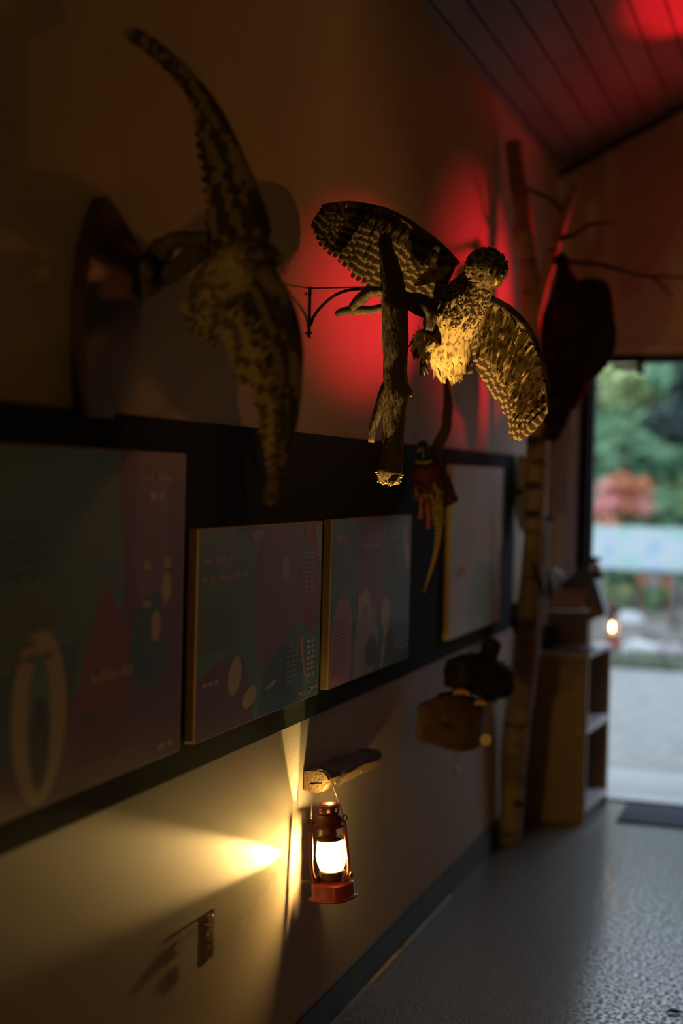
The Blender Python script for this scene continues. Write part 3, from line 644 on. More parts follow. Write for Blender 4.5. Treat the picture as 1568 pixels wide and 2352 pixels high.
# legs and talons on the post
for (pp, end) in (([(1000, 780), (978, 800), (972, 825)], (975, 866)), ([(985, 770), (962, 780), (955, 800)], (960, 830))):
    mb = MB(); P_ = [onY(a, b_, YO-.06) for a, b_ in pp]; mb.loft(P_, [.020, .015, .010], seg=12, jit=.1)
    rr_ = [(.020, .020), (.015, .015), (.010, .010)]; plumage(mb, P_, rr_, upy, 50, .018, .008, lift=.3); lg_ = mb.build('leg', [M_owl2], ow)
    for k in range(3):
        e = onY(end[0]+(k-1)*9, end[1]-3*k, YO-.065); mb = MB(); mb.loft([P_[-1], P_[-1].lerp(e, .5)+Vector((0, -.008, .002)), e], [.006, .005, .0008], seg=8); mb.build('talon', mat('dark_horn_talon', (.03, .022, .018), rough=.35), lg_)
# round number tag hanging by the foot
def round_tag(c, r_, label, face, cord_to):
    t = thing('round_tag', label, 'tag', c)
    n_ = face.normalized(); mb = MB(); a = n_.orthogonal().normalized(); b_ = n_.cross(a); q = [c+a*r_*math.cos(2*math.pi*k/24)+b_*r_*math.sin(2*math.pi*k/24) for k in range(24)]
    mb.prism(q, n_*.0015); d_ = mb.build('disc', mat('yellowed_tag_card', (.62, .46, .16), (.55, .40, .14), rough=.6), t)
    rv = n_.cross(Vector((0, 0, 1))).normalized()*-1; mb = MB()
    for row, ws in ((.25, (.5, .35, .6)), (-.15, (.3, .7)), (-.45, (.5,))):
        x = -.55
        for w_ in ws:
            w2 = w_*.55; cc = c+n_*.0018+Vector((0, 0, 1))*r_*row; p0 = cc+rv*r_*x; p1 = cc+rv*r_*(x+w2); hh = Vector((0, 0, r_*.09))
            n = len(mb.v); mb.v += [p0-hh, p1-hh, p1+hh, p0+hh]; mb.face([n, n+1, n+2, n+3]); x += w2+.12
    mb.build('print', mat('black_ink', (.03, .02, .015)), d_)
    mb = MB(); mb.loft([c+Vector((0, 0, r_*.8)), cord_to], .0008, seg=6); mb.build('cord', mat('tag_string', (.3, .25, .18)), t)
    return t
round_tag(onY(963, 776, YO-.085), .0148, 'round yellowed tag hanging at the foot of the spread owl', (EYE-onY(963, 776, YO)).normalized(), onY(960, 745, YO-.07))

# ================================================================== NEAR BIRD (left)
random.seed(21)
M_hawk = feather_mat('brown_hawk_feathers', (.16, .11, .06), (.035, .022, .014), freq=2.6, duty=.5)
M_hawk2 = feather_mat('pale_hawk_feathers', (.36, .26, .12), (.12, .08, .035), freq=2.0, duty=.35)
YH = 2.42
hk = thing('stuffed_bird', 'large brown stuffed bird with one wing up and one down, nearest the camera', 'bird', onY(560, 700, YH))
hn = (EYE-onY(560, 650, YH)).normalized()
bp_ = [onY(480, 735, YH+.02), onY(498, 690, YH), onY(525, 650, YH-.02), onY(550, 615, YH-.03), onY(575, 590, YH-.04), onY(592, 575, YH-.05)]
br_ = [(.018, .018), (.040, .036), (.052, .050), (.048, .046), (.036, .036), (.026, .028)]
mb = MB(); mb.loft(bp_, br_, seg=18, upv=hn, mi=0); plumage(mb, bp_[::-1], br_[::-1], hn, 500, .035, .014, mi=0, lift=.2); mb.build('body', [M_hawk2, M_hawk], hk)
hcn = onY(606, 592, YH-.06); mb = MB(); mb.ball(hcn, (.030, .034, .027), seg=18, rings=12)
for k in range(120):
    v_ = Vector((random.gauss(0, 1), random.gauss(0, 1), random.gauss(0, 1))).normalized(); p = hcn+Vector((v_.x*.030, v_.y*.034, v_.z*.027)); mb.feather(p, p+Vector((-.012, .004, .004))+v_*.003, v_, .008, st=4)
hh_ = mb.build('head', [M_hawk], hk)
mb = MB(); mb.loft([hcn+Vector((.022, -.01, 0)), hcn+Vector((.036, -.014, -.004)), hcn+Vector((.040, -.014, -.016))], [.010, .007, .001], seg=10); mb.build('beak', mat('dark_horn_beak', (.04, .035, .03), rough=.3), hh_)
mb = MB(); mb.ball(hcn+Vector((.014, -.027, .006)), .0055, seg=12, rings=8); mb.build('eye', MATS.get('glossy_black_eye') or mat('glossy_black_eye', (.006, .005, .005), rough=.06), hh_)
up_l = [onY(575, 575, YH-.03), onY(600, 545, YH-.02), onY(597, 500, YH), onY(575, 432, YH), onY(537, 340, YH-.01), onY(494, 249, YH-.03), onY(441, 180, YH-.06), onY(395, 130, YH-.09), onY(345, 100, YH-.13)]
up_t = [onY(505, 625, YH), onY(478, 560, YH), onY(472, 505, YH), onY(463, 420, YH), onY(450, 350, YH-.02), onY(446, 285, YH-.03), onY(418, 195, YH-.06), onY(345, 118, YH-.10), onY(275, 62, YH-.16)]
mb = MB(); wing(mb, up_l, up_t, hn, n=24, wid=1.35, arm=.020, layers=((1, 0), (.66, .006), (.42, .012)), mi_l=(0, 0, 0), mi_arm=0, curve=.03); mb.build('wing', [M_hawk], hk)
dn_l = [onY(590, 610, YH-.04), onY(630, 655, YH-.05), onY(662, 718, YH-.05), onY(678, 790, YH-.05), onY(680, 850, YH-.05), onY(676, 930, YH-.05), onY(666, 1000, YH-.05), onY(648, 1070, YH-.05), onY(628, 1120, YH-.05)]
dn_t = [onY(470, 720, YH), onY(500, 778, YH), onY(528, 830, YH), onY(545, 886, YH), onY(572, 880, YH), onY(588, 950, YH), onY(600, 1012, YH-.02), onY(618, 1090, YH-.04), onY(614, 1168, YH-.05)]
mb = MB(); wing(mb, dn_l, dn_t, hn, n=24, wid=1.35, arm=.020, layers=((1, 0), (.62, .006), (.4, .012)), mi_l=(1, 0, 0), mi_arm=0, curve=.03); mb.build('wing', [M_hawk, M_hawk2], hk)
mb = MB()
for k in range(9):
    u = k/8; mb.feather(onY(478, 715+u*10, YH+.02), onY(408+u*50, 700+u*80, YH+.05), hn, .022)
mb.build('tail', [M_hawk2], hk)
for k, (px, py) in enumerate(((470, 640), (455, 655))):
    mb = MB(); a = onY(505, 660, YH-.01); c = onY(px, py-30, YH+.02); mb.loft([a, a.lerp(c, .5), c], [.014, .010, .006], seg=10); mb.build('leg', M_hawk2, hk)
# wall plaque with its branch
def plaque():
    M_pl = mat('dark_varnished_plaque', (.040, .020, .012), (.022, .012, .008), rough=.35, scale=6, stretch=(1, 6, 1))
    pts_px = [(248, 452), (268, 478), (295, 520), (322, 575), (334, 625), (330, 680), (318, 740), (300, 810), (282, 870), (268, 925), (262, 962), (205, 957), (200, 870), (198, 760), (200, 660), (210, 570), (228, 500)]
    P_ = [onX(a, b_, W+.03) for a, b_ in pts_px]; t = thing('wall_plaque', 'dark pointed wooden plaque at far left, behind the large brown bird', 'plaque', onX(235, 955, W))
    mb = MB(); mb.prism([p-Vector((.03, 0, 0)) for p in P_], (.03, 0, 0)); b_ = mb.build('board', M_pl, t)
    S = [onX(322, 630, W+.03), onY(350, 600, 2.44), onY(385, 560, 2.44), onY(415, 548, 2.44), onY(445, 552, 2.43), onY(485, 548, 2.42)]
    mb = MB(); mb.loft(smooth_poly(S, 20), [.022]*8+[.016]*13, seg=12, jit=.08)
    S2 = [onY(365, 640, 2.45), onY(395, 625, 2.45), onY(430, 600, 2.44), onY(470, 565, 2.43)]
    mb.loft(smooth_poly([onX(325, 665, W+.03)]+S2, 16), .020, seg=12, jit=.08); mb.build('branch', M_wood, t)
plaque()

# ================================================================== PHEASANT
random.seed(31)
M_ph1 = feather_mat('maroon_pheasant_breast', (.16, .045, .03), (.06, .02, .015), freq=4, duty=.3)
M_ph2 = feather_mat('golden_pheasant_feathers', (.52, .36, .12), (.20, .12, .05), freq=5, duty=.3)
M_ph3 = mat('glossy_dark_green_head', (.008, .022, .018), (.012, .03, .03), rough=.35)
YF = 4.27
wi = onX(1006, 1023, W)
fb = thing('hanging_branch', 'thin bent branch behind the pheasant, rising towards the owl tail', 'branch', onY(1015, 1180, YF+.05))
branch([(1021, 862), (1026, 890), (1029, 925), (1027, 955), (1024, 985), (1012, 1010), (1000, 1040), (1005, 1080)], [7, 8, 11, 12, 12, 13, 13, 12], YF+.02, name='stem', parent=fb)
ph = thing('pheasant', 'stuffed ring-necked pheasant with a long tail hanging below the owl', 'pheasant', onY(985, 1150, YF))
fn_ = (EYE-onY(985, 1100, YF)).normalized()
bp_ = [onY(975, 1045, YF-.02), onY(975, 1062, YF-.02), onY(980, 1085, YF-.01), onY(985, 1110, YF), onY(990, 1135, YF), onY(998, 1160, YF), onY(1004, 1185, YF)]
br_ = [(.020, .022), (.032, .034), (.050, .046), (.054, .048), (.044, .040), (.026, .024), (.012, .012)]
mb = MB(); mb.loft(bp_, br_, seg=18, upv=fn_, mi=0); plumage(mb, bp_[:5], br_[:5], fn_, 320, .028, .014, mi=0, lift=.12); plumage(mb, bp_[3:], br_[3:], fn_, 200, .032, .014, mi=1, lift=.12); mb.build('body', [M_ph1, M_ph2], ph)
mb = MB(); mb.loft([onY(974, 1056, YF-.035), onY(973, 1042, YF-.04), onY(972, 1030, YF-.045), onY(971, 1020, YF-.045), onY(970, 1012, YF-.045)], [.024, .019, .018, .017, .008], seg=14); hh_ = mb.build('head', M_ph3, ph)
mb = MB(); cn = onY(975, 1057, YF-.03); mb.loft([cn+Vector((.024*math.cos(a), -.020*abs(math.sin(a))*0-.012*math.sin(a)-.01, -.008*math.sin(a))) for a in [math.pi*i/10 for i in range(11)]], .0035, seg=8); mb.build('neck_ring', mat('white_neck_feathers', (.6, .5, .36)), ph)
mb = MB(); a = onY(968, 1028, YF-.065); mb.loft([a, a+Vector((-.004, -.016, -.008)), a+Vector((-.004, -.020, -.016))], [.005, .004, .001], seg=8); mb.build('beak', mat('pale_horn', (.45, .38, .22)), hh_)
mb = MB(); wing(mb, [onY(1000, 1070, YF), onY(1018, 1085, YF), onY(1034, 1110, YF), onY(1046, 1140, YF)], [onY(992, 1130, YF-.02), onY(1008, 1158, YF), onY(1022, 1166, YF), onY(1050, 1152, YF)], fn_, n=12, wid=1.6, arm=.012, layers=((1, 0), (.6, .005)), mi_l=(0, 0)); mb.build('wing', [feather_mat('dark_pheasant_wing', (.10, .06, .03), (.03, .02, .012), freq=5)], ph)
mb = MB(); wing(mb, [onY(955, 1070, YF), onY(948, 1085, YF), onY(946, 1105, YF)], [onY(962, 1120, YF-.02), onY(955, 1135, YF), onY(950, 1128, YF)], fn_, n=8, wid=1.6, arm=.010, layers=((1, 0),), mi_l=(0,)); mb.build('wing', [M_ph1], ph)
tailp = [onY(1000, 1145, YF-.03), onY(1006, 1190, YF-.02), onY(1004, 1240, YF), onY(996, 1285, YF+.01), onY(984, 1325, YF+.02), onY(972, 1364, YF+.02)]
mb = MB()
for (dx, wdt, cut) in ((0, .020, 1), (.007, .020, .75), (-.007, .018, .6), (.010, .018, .5), (.004, .022, .55)):
    S = smooth_poly(tailp, 20)[:int(20*cut)+1]; n0 = len(mb.v); sdv_ = Vector((.95, .25, 0))
    for i, p in enumerate(S):
        u = i/(len(S)-1); wd = wdt*.5*(1-u)**.6*min(1, .6+u*4)+.0006; p = p+sdv_*dx*(1-u)+Vector((0, -.002, 0))*dx*100*.3
        mb.v += [p-sdv_*wd+Vector((0, .002, 0)), p, p+sdv_*wd+Vector((0, .002, 0))]
    for i in range(len(S)-1):
        for k in (0, 1): a = n0+i*3+k; mb.face([a, a+1, a+4, a+3], [(i*.05*5, 0)]*2+[((i+1)*.05*5, 0)]*2)
mb.build('tail', [M_ph2], ph)
M_or = mat('orange_leg_skin', (.62, .17, .03), (.5, .12, .02), rough=.5)
for pp in ([(968, 1135), (966, 1160), (966, 1183)], [(984, 1150), (983, 1180), (984, 1206)]):
    mb = MB(); P_ = [onY(a, b_, YF-.05) for a, b_ in pp]; mb.loft(P_, [.007, .0045, .005], seg=8)
    for k in (-1, 0, 1): mb.loft([P_[-1], P_[-1]+Vector((.008*k, -.006, -.010))], [.004, .0015], seg=6)
    mb.build('leg', M_or, ph)
mb = MB(); mb.loft(smooth_poly([onY(958, 1014, YF+.05), onY(957, 1002, YF+.05), onY(952, 997, YF+.05), onY(948, 1002, YF+.05)], 12), .0012, seg=6)
tag(mb.build('wire_hook', M_black), 'small curled wire hook on the band edge just left above the pheasant head', 'hook')

# ================================================================== BLACK BIRD ON DRIFTWOOD
random.seed(41)
M_bk = feather_mat('sooty_black_feathers', (.030, .022, .020), (.010, .008, .008), freq=3)
YD = 0.0
def onD(px, py, off): return onY(px, py, 4.36+(px-956)*.0022+off)
dk = thing('stuffed_bird', 'black stuffed bird with raised head, standing on a driftwood block near the birch', 'bird', onD(1070, 1590, YD))
dn_ = (EYE-onD(1090, 1560, YD)).normalized(); kx = 4.65/FPX
bp_ = [onD(1030, 1566, YD), onD(1050, 1550, YD), onD(1078, 1545, YD), onD(1106, 1550, YD), onD(1132, 1563, YD), onD(1158, 1575, YD)]
br_ = [(.016, .018), (.058, .052), (.066, .060), (.070, .060), (.066, .056), (.022, .022)]
mb = MB(); mb.loft(smooth_poly(bp_, 15), [(lambda s: tuple(br_[min(int(s), 4)][j]*(1-(s-min(int(s), 4)))+br_[min(int(s), 4)+1][j]*(s-min(int(s), 4)) for j in (0, 1)))(i/15*5) for i in range(16)], seg=18, upv=dn_); plumage(mb, bp_, br_, dn_, 480, .030, .016, lift=.12); mb.build('body', [M_bk], dk)
mb = MB(); mb.loft([onD(1116, 1548, YD), onD(1120, 1522, YD-.01), onD(1125, 1500, YD-.02), onD(1129, 1484, YD-.03), onD(1130, 1474, YD-.03), onD(1130, 1466, YD-.03)], [.036, .028, .028, .033, .029, .010], seg=16); plumage(mb, [onD(1131, 1472, YD-.03), onD(1125, 1500, YD-.02), onD(1116, 1548, YD)], [(.028, .028), (.029, .029), (.036, .036)], dn_, 120, .016, .010, lift=.1); hh_ = mb.build('head', [M_bk], dk)
mb = MB(); a = onD(1134, 1484, YD-.03); mb.loft([a, a+Vector((.012, .03, -.004)), a+Vector((.014, .05, -.008))], [.014, .009, .003], seg=8); mb.build('beak', mat('dark_grey_beak', (.03, .03, .03)), hh_)
mb = MB(); wing(mb, [onD(1118, 1532, YD-.04), onD(1142, 1538, YD-.04), onD(1166, 1570, YD-.03)], [onD(1100, 1605, YD-.05), onD(1112, 1615, YD-.04), onD(1140, 1608, YD-.03)], dn_, n=12, wid=1.7, arm=.012, layers=((1, 0), (.6, .005)), mi_l=(0, 0)); mb.build('wing', [M_bk], dk)
mb = MB(); wing(mb, [onD(1090, 1512, YD-.03), onD(1062, 1510, YD-.03), onD(1024, 1556, YD-.02)], [onD(1082, 1596, YD-.05), onD(1052, 1586, YD-.04), onD(1024, 1578, YD-.02)], dn_, n=12, wid=1.7, arm=.012, layers=((1, 0), (.6, .005)), mi_l=(0, 0)); mb.build('wing', [M_bk], dk)
M_yf = mat('yellow_webbed_foot', (.60, .36, .05), (.5, .28, .04), rough=.5)
for (cx_, cy_, w_) in ((1062, 1588, 17), (1105, 1612, 12)):
    mb = MB(); c = onD(cx_, cy_, YD-.07)
    for k in (-1, 0, 1): mb.loft([c+Vector((0, 0, .006)), c+Vector((w_*kx*k*.8, -.012, -.003)), c+Vector((w_*kx*k, -.022, -.007))], [.007, .007, .003], seg=8)
    mb.ball(c, (w_*kx*.8, .010, .006), seg=12, rings=6); mb.build('foot', M_yf, dk)
db = thing('driftwood_block', 'rough brown driftwood block on the wall under the black bird', 'driftwood', onD(1040, 1722, YD))
M_dw = mat('dark_brown_driftwood', (.085, .042, .020), (.16, .085, .038), rough=.85, scale=10, stretch=(1, 1, 5), bump=1.0, bscale=22)
out_px = [(956, 1684), (960, 1650), (968, 1618), (990, 1606), (1006, 1594), (1040, 1588), (1085, 1600), (1112, 1622), (1114, 1660), (1106, 1700), (1095, 1720), (1062, 1726), (1030, 1718), (1004, 1712), (1000, 1706), (975, 1700)]
mb = MB(); cpt = onD(1040, 1655, YD); ring_f = [onD(a, b_, YD-.01) for a, b_ in out_px]
n0 = 0; layers_ = [(.10, .55), (.07, .85), (.02, 1.0), (-.04, .97), (-.070, .85), (-.085, .60), (-.092, .3), (-.094, .05)]
for dy, s_ in layers_:
    for p in ring_f: q = cpt+(p-cpt)*s_; mb.v.append(Vector((q.x, q.y+dy, q.z))*1.0+Vector((random.uniform(-.004, .004), random.uniform(-.006, .006), random.uniform(-.004, .004))))
k = len(ring_f)
for i in range(len(layers_)-1):
    for j in range(k): mb.face([i*k+j, i*k+(j+1) % k, (i+1)*k+(j+1) % k, (i+1)*k+j])
mb.face(list(range(k))); mb.face([(len(layers_)-1)*k+j for j in range(k)][::-1])
dwb = mb.build('block', M_dw, db)
round_tag(onD(1115, 1699, YD-.10), .0182, 'round yellow tag hanging beside the driftwood block', dn_, onD(1113, 1640, YD-.09))

# ================================================================== BIRCH TRUNK
random.seed(51)
def birch_mat():
    mt = bpy.data.materials.new('birch_bark'); mt.use_nodes = True; nt = mt.node_tree; N = nt.nodes; L = nt.links
    b = N['Principled BSDF']; b.inputs['Roughness'].default_value = .7; tc = N.new('ShaderNodeTexCoord'); mp = N.new('ShaderNodeMapping'); mp.inputs['Scale'].default_value = (6, 6, 26); L.new(tc.outputs['Object'], mp.inputs['Vector'])
    n = N.new('ShaderNodeTexNoise'); n.inputs['Scale'].default_value = 1; n.inputs['Detail'].default_value = 3; L.new(mp.outputs[0], n.inputs['Vector'])
    r = N.new('ShaderNodeValToRGB'); e = r.color_ramp.elements; e[0].position = .30; e[0].color = (.03, .025, .02, 1); e[1].position = .44; e[1].color = (.30, .23, .13, 1); L.new(n.outputs['Fac'], r.inputs['Fac']); L.new(r.outputs[0], b.inputs['Base Color'])
    bp = N.new('ShaderNodeBump'); bp.inputs['Strength'].default_value = .5; L.new(n.outputs['Fac'], bp.inputs['Height']); L.new(bp.outputs[0], b.inputs['Normal']); return mt
M_birch = birch_mat(); M_twig = mat('dark_twig_bark', (.03, .02, .015), (.06, .04, .03), rough=.8)
ys_b = 5.76; bk_px = [(1170, 1937, 26), (1176, 1820, 28), (1182, 1700, 31), (1196, 1590, 30), (1207, 1500, 29), (1213, 1400, 27), (1222, 1300, 24), (1226, 1200, 22), (1232, 1050, 24), (1230, 950, 21), (1228, 850, 20), (1224, 760, 21), (1220, 690, 24), (1212, 600, 18), (1202, 500, 20), (1188, 410, 18), (1177, 325, 17)]
bt = onZ(1170, 1937, 0); bt.y = ys_b
yb = lambda py: 5.46+(py-325)/1612*.30
bi = thing('birch_trunk', 'slim pale birch trunk standing at the end of the left wall', 'tree trunk', (bt.x, ys_b, 0))
P_ = [onY(a, b_, yb(b_)) for a, b_, _ in bk_px]; P_[0].z = 0.0; S = smooth_poly(P_, 64); rr = []
for i in range(65):
    s = i/64*(len(bk_px)-1); k = min(int(s), len(bk_px)-2); u = s-k; rr.append((bk_px[k][2]*(1-u)+bk_px[k+1][2]*u)*5.75/FPX)
mb = MB(); mb.loft(S, rr, seg=20, jit=.03); mb.build('trunk', M_birch, bi)
branch([(1226, 730), (1245, 660), (1262, 605), (1280, 540), (1300, 480), (1322, 425)], [17, 14, 14, 13, 13, 8], 5.53, name='main_branch', parent=bi, m_=M_birch)
branch([(1204, 428), (1225, 440), (1255, 452), (1275, 468), (1290, 487)], [3, 4, 4, 5, 5], 5.53-.02, name='twig', parent=bi, m_=M_twig)
branch([(1285, 548), (1320, 540), (1345, 520), (1375, 513), (1412, 511)], [7, 6, 5, 4, 2], 5.53-.02, name='twig', parent=bi, m_=M_twig)
branch([(1268, 600), (1310, 602), (1380, 608), (1430, 622), (1480, 633), (1575, 637)], [6, 5, 5, 4, 3.5, 2.5], 5.53-.05, name='twig', parent=bi, m_=M_twig)
branch([(1495, 637), (1520, 655), (1545, 682)], [3, 2.5, 1.5], 5.53-.06, name='twig', parent=bi, m_=M_twig)
branch([(1190, 520), (1205, 560), (1212, 600)], [14, 15, 14], 5.53-.02, name='twig', parent=bi, m_=M_twig)
branch([(1222, 1290), (1240, 1340), (1248, 1368)], [4, 6, 5], 5.60, name='bark_knot', parent=bi, m_=M_twig)
branch([(1183, 1385), (1180, 1425), (1186, 1455)], [6, 9, 6], 5.64, name='bark_knot', parent=bi, m_=M_twig)
for py, px in ((1672, 1186), (1845, 1190), (1115, 1222), (1180, 1222), (1010, 1226)):
    mb = MB(); c = onY(px, py, yb(py)-.035); mb.ball(c, (.032, .018, .016), seg=14, rings=8, jit=.1); mb.build('bark_knot', M_twig, bi)

# dark bird on the birch branch
random.seed(61)
M_cr = feather_mat('very_dark_brown_feathers', (.035, .016, .014), (.012, .007, .006), freq=3)
YC = 5.42
cr = thing('stuffed_bird', 'large dark stuffed bird in silhouette, high beside the birch branch above the doorway', 'bird', onY(1290, 985, YC))
cn_ = (EYE-onY(1320, 780, YC)).normalized(); kc = YC/FPX
bp_ = [onY(1292, 590, YC), onY(1296, 625, YC), onY(1305, 670, YC), onY(1318, 730, YC), onY(1318, 800, YC), onY(1300, 860, YC), onY(1285, 920, YC), onY(1270, 980, YC)]
br_ = [(.020, .02), (.030, .03), (.070, .05), (.10, .07), (.10, .07), (.075, .05), (.045, .03), (.018, .012)]
mb = MB(); mb.loft(bp_, br_, seg=18, upv=cn_); plumage(mb, bp_, br_, cn_, 420, .07, .03, lift=.12); mb.build('body', [M_cr], cr)
mb = MB(); c = onY(1290, 600, YC-.01); mb.ball(c, (.030, .038, .032), seg=16, rings=10); mb.loft([c, c+Vector((.03, -.03, -.006)), c+Vector((.048, -.045, -.012))], [.014, .010, .002], seg=8); mb.build('head', [M_cr], cr)
mb = MB(); wing(mb, [onY(1318, 665, YC-.03), onY(1350, 650, YC-.03), onY(1388, 655, YC-.03), onY(1402, 690, YC-.03), onY(1408, 740, YC-.03)], [onY(1295, 900, YC-.03), onY(1315, 900, YC-.03), onY(1345, 880, YC-.03), onY(1385, 850, YC-.03), onY(1406, 810, YC-.03)], cn_, n=16, wid=1.8, arm=.025, layers=((1, 0), (.6, .01)), mi_l=(0, 0)); mb.build('wing', [M_cr], cr)
mb = MB(); wing(mb, [onY(1290, 680, YC-.03), onY(1262, 705, YC-.03), onY(1246, 730, YC-.03)], [onY(1290, 900, YC-.03), onY(1268, 940, YC-.03), onY(1250, 850, YC-.03)], cn_, n=14, wid=1.8, arm=.025, layers=((1, 0), (.6, .01)), mi_l=(0, 0)); mb.build('wing', [M_cr], cr)
mb = MB()
for k in range(9): u = k/8; mb.feather(onY(1285+20*u, 850, YC), onY(1258+46*u, 985-40*u*u, YC), cn_, .05)
mb.build('tail', [M_cr], cr)
# pale slim shape with a dark spot in the corner behind the birch
random.seed(66)
gw = thing('stuffed_bird', 'pale slim shape hanging in the corner, half hidden behind the birch trunk', 'bird', onY(1200, 1205, 5.86))
M_gu = feather_mat('pale_corner_shape', (.45, .45, .45), (.3, .3, .32), freq=1, duty=.2); gn = Vector((.2, -1, 0))
gp = [onY(1196, 1045, 5.86), onY(1200, 1085, 5.86), onY(1203, 1115, 5.86), onY(1205, 1150, 5.86), onY(1207, 1180, 5.86), onY(1210, 1205, 5.86)]; gr = [(.012, .01), (.03, .025), (.036, .03), (.036, .03), (.028, .02), (.010, .01)]
mb = MB(); mb.loft(gp, gr, seg=14, upv=gn); plumage(mb, gp, gr, gn, 120, .05, .025); mb.build('body', [M_gu], gw)
mb = MB(); mb.ball(onY(1194, 1131, 5.82), (.018, .02, .014), seg=12, rings=8); mb.build('dark_spot', M_twig, gw)
# leaning pole
pa = onY(1257, 1195, 6.08); pb = onY(1238, 1436, 6.08)  # slim pale cylinder, wider towards the foot
mb = MB(); dd = (pb-pa); mb.loft([pa, pb, pb+dd.normalized()*((pb.z-.0)/(-dd.normalized().z))], [.010, .016, .018], seg=10)
mb.ball(pa+Vector((.01, 0, .01)), (.035, .012, .012), seg=12, rings=8)
po = mb.build('leaning_sliver', mat('pale_sliver_grey', (.24, .21, .21), rough=.5)); tag(po, 'pale slim pole leaning in the corner right of the birch trunk', 'sliver')

# ================================================================== CABINET
random.seed(71)
M_cab = mat('honey_laminate', (.34, .235, .12), (.30, .20, .10), rough=.5, scale=3, stretch=(4, 4, .6), bump=.05)
M_cabt = mat('daylit_laminate_edge', (.62, .62, .66), rough=.4)  # daylight on the shelf fronts is put into this pale colour
nr = onZ(1342, 1893, 0); cy0 = nr.y; cy1 = T-.02; cx0 = W+.03; cx1 = nr.x+.0; chh = onY(1356, 1500, cy0).z
ang = math.atan2(.035, cy1-cy0)
cb_ = thing('bookcase', 'low honey coloured bookcase with two open shelves beside the doorway', 'bookcase', (cx0, cy0, 0), rot=(0, 0, -ang))
wd_ = cx1-cx0; ln_ = cy1-cy0; th = .02
def bxp(name, lo, hi, m_, parent=cb_): mb = MB(); mb.box(lo, hi); return mb.build(name, m_, parent, local=True)
bxp('side_panel', (0, 0, .0), (wd_, th, chh-th), M_cab); bxp('side_panel', (.02, ln_-th-.03, .0), (wd_, ln_-.03, chh-th), M_cab)
bxp('back_panel', (0, th, .0), (.012, ln_-.07, chh-th), M_cab); bxp('top', (0, -.004, chh-th), (wd_+.006, ln_-.02, chh), M_cabt)
zs = [.045, .395]
for z_ in zs: bxp('shelf', (.012, th, z_), (wd_-.001, ln_-th-.03, z_+.028), M_cabt)
bxp('kick_board', (wd_-.03, th, 0), (wd_-.022, ln_-.05, .045), mat('dark_kick_board', (.02, .04, .045)))
for px, py in ((1338, 1500), (1331, 1678), (1327, 1856)):
    q = onY(px, py, cy0-.002); loc = Vector((q.x-cx0, -.001, q.z)); mb = MB(); mb.loft([loc, loc+Vector((0, -.003, 0))], [.0085, .008], seg=14); mb.build('screw_cap', mat('bright_screw_cap', (.75, .55, .25), rough=.35, metal=.3), cb_, local=True)
bcols = [(.015, .014, .016), (.03, .018, .016), (.022, .022, .025), (.035, .028, .024), (.012, .016, .024)]
cwords = {0: 'black', 1: 'dark brown', 2: 'dark grey', 3: 'taupe', 4: 'navy'}
Rz = Matrix.Rotation(-ang, 3, 'Z')
for si, z_ in enumerate(zs):
    y_ = th+.006; k = 0
    while y_ < ln_-.12 and k < 11:
        tw = random.uniform(.030, .052); hh = random.uniform(.235, .285); dp = random.uniform(.12, .14); ci = random.randrange(5)
        o = thing('book', '%s spine standing %s on the %s shelf of the bookcase' % (cwords[ci], ('nearest end' if k == 0 else 'in the dark row'), ('bottom', 'upper')[si]), 'book', Vector((cx0, cy0, 0))+Rz @ Vector((wd_-.085-dp, y_, z_+.0285)), group='dark binders on the %s shelf' % ('bottom', 'upper')[si], rot=(0, 0, -ang))
        mb = MB(); mb.box((0, 0, 0), (dp, .003, hh)); mb.box((0, tw-.003, 0), (dp, tw, hh)); mb.box((dp-.004, 0, 0), (dp, tw, hh)); mb.build('cover', mat('book_cover_'+cwords[ci].replace(' ', '_'), bcols[ci], rough=.5), o, local=True)
        mb = MB(); mb.box((.004, .003, .004), (dp-.004, tw-.003, hh-.006)); mb.build('pages', mat('page_block', (.5, .46, .4)), o, local=True)
        y_ += tw+.002; k += 1
# birdhouse on top
ztop = chh
def cpt_(u, v, z): return Vector((cx0, cy0, 0))+Rz @ Vector((u, v, z))
b0 = cpt_(.17, .10, ztop); YB = b0.y+.05
bh = thing('birdhouse', 'wooden birdhouse with a sloping pale front and dark steep roof on the bookcase', 'birdhouse', b0)
M_bw = mat('pale_birdhouse_wood', (.36, .27, .20), (.30, .22, .16), rough=.65, scale=10); M_rf = mat('dark_slate_roof', (.045, .048, .055), rough=.5); M_rf2 = mat('blue_grey_roof_side', (.13, .15, .20), rough=.45)
def Q(px, py, dy=0): return onY(px, py, YB+dy)
zb = ztop+.002
pl = [Q(1256, 1404), Q(1350, 1404), Q(1351, 1462), Q(1256, 1462)]
pl[2].z = zb; pl[3].z = zb
mb = MB(); mb.prism(pl, (0, .12, 0)); mb.build('box', M_bw, bh)
mb = MB(); mb.prism([Q(1274, 1350, .03), Q(1354, 1350, .03), Q(1338, 1401, -.05), Q(1250, 1401, -.05)], (0, .012, .006)); mb.build('front_lid', M_bw, bh)
mb = MB(); mb.prism([Q(1285, 1346, .02), Q(1352, 1284, .02), Q(1358, 1350, .02)], (0, .03, 0)); mb.build('gable', M_rf, bh)
mb = MB(); mb.prism([Q(1351, 1284, .0), Q(1360, 1310, -.01), Q(1390, 1408, -.02), Q(1378, 1420, -.02), Q(1354, 1345, .0)], (0, .14, 0)); mb.build('roof', M_rf2, bh)
mb = MB(); mb.prism([Q(1354, 1350, .01), Q(1376, 1418, -.01), Q(1352, 1428, .0)], (0, .11, 0)); mb.build('side_wall', M_bw, bh)
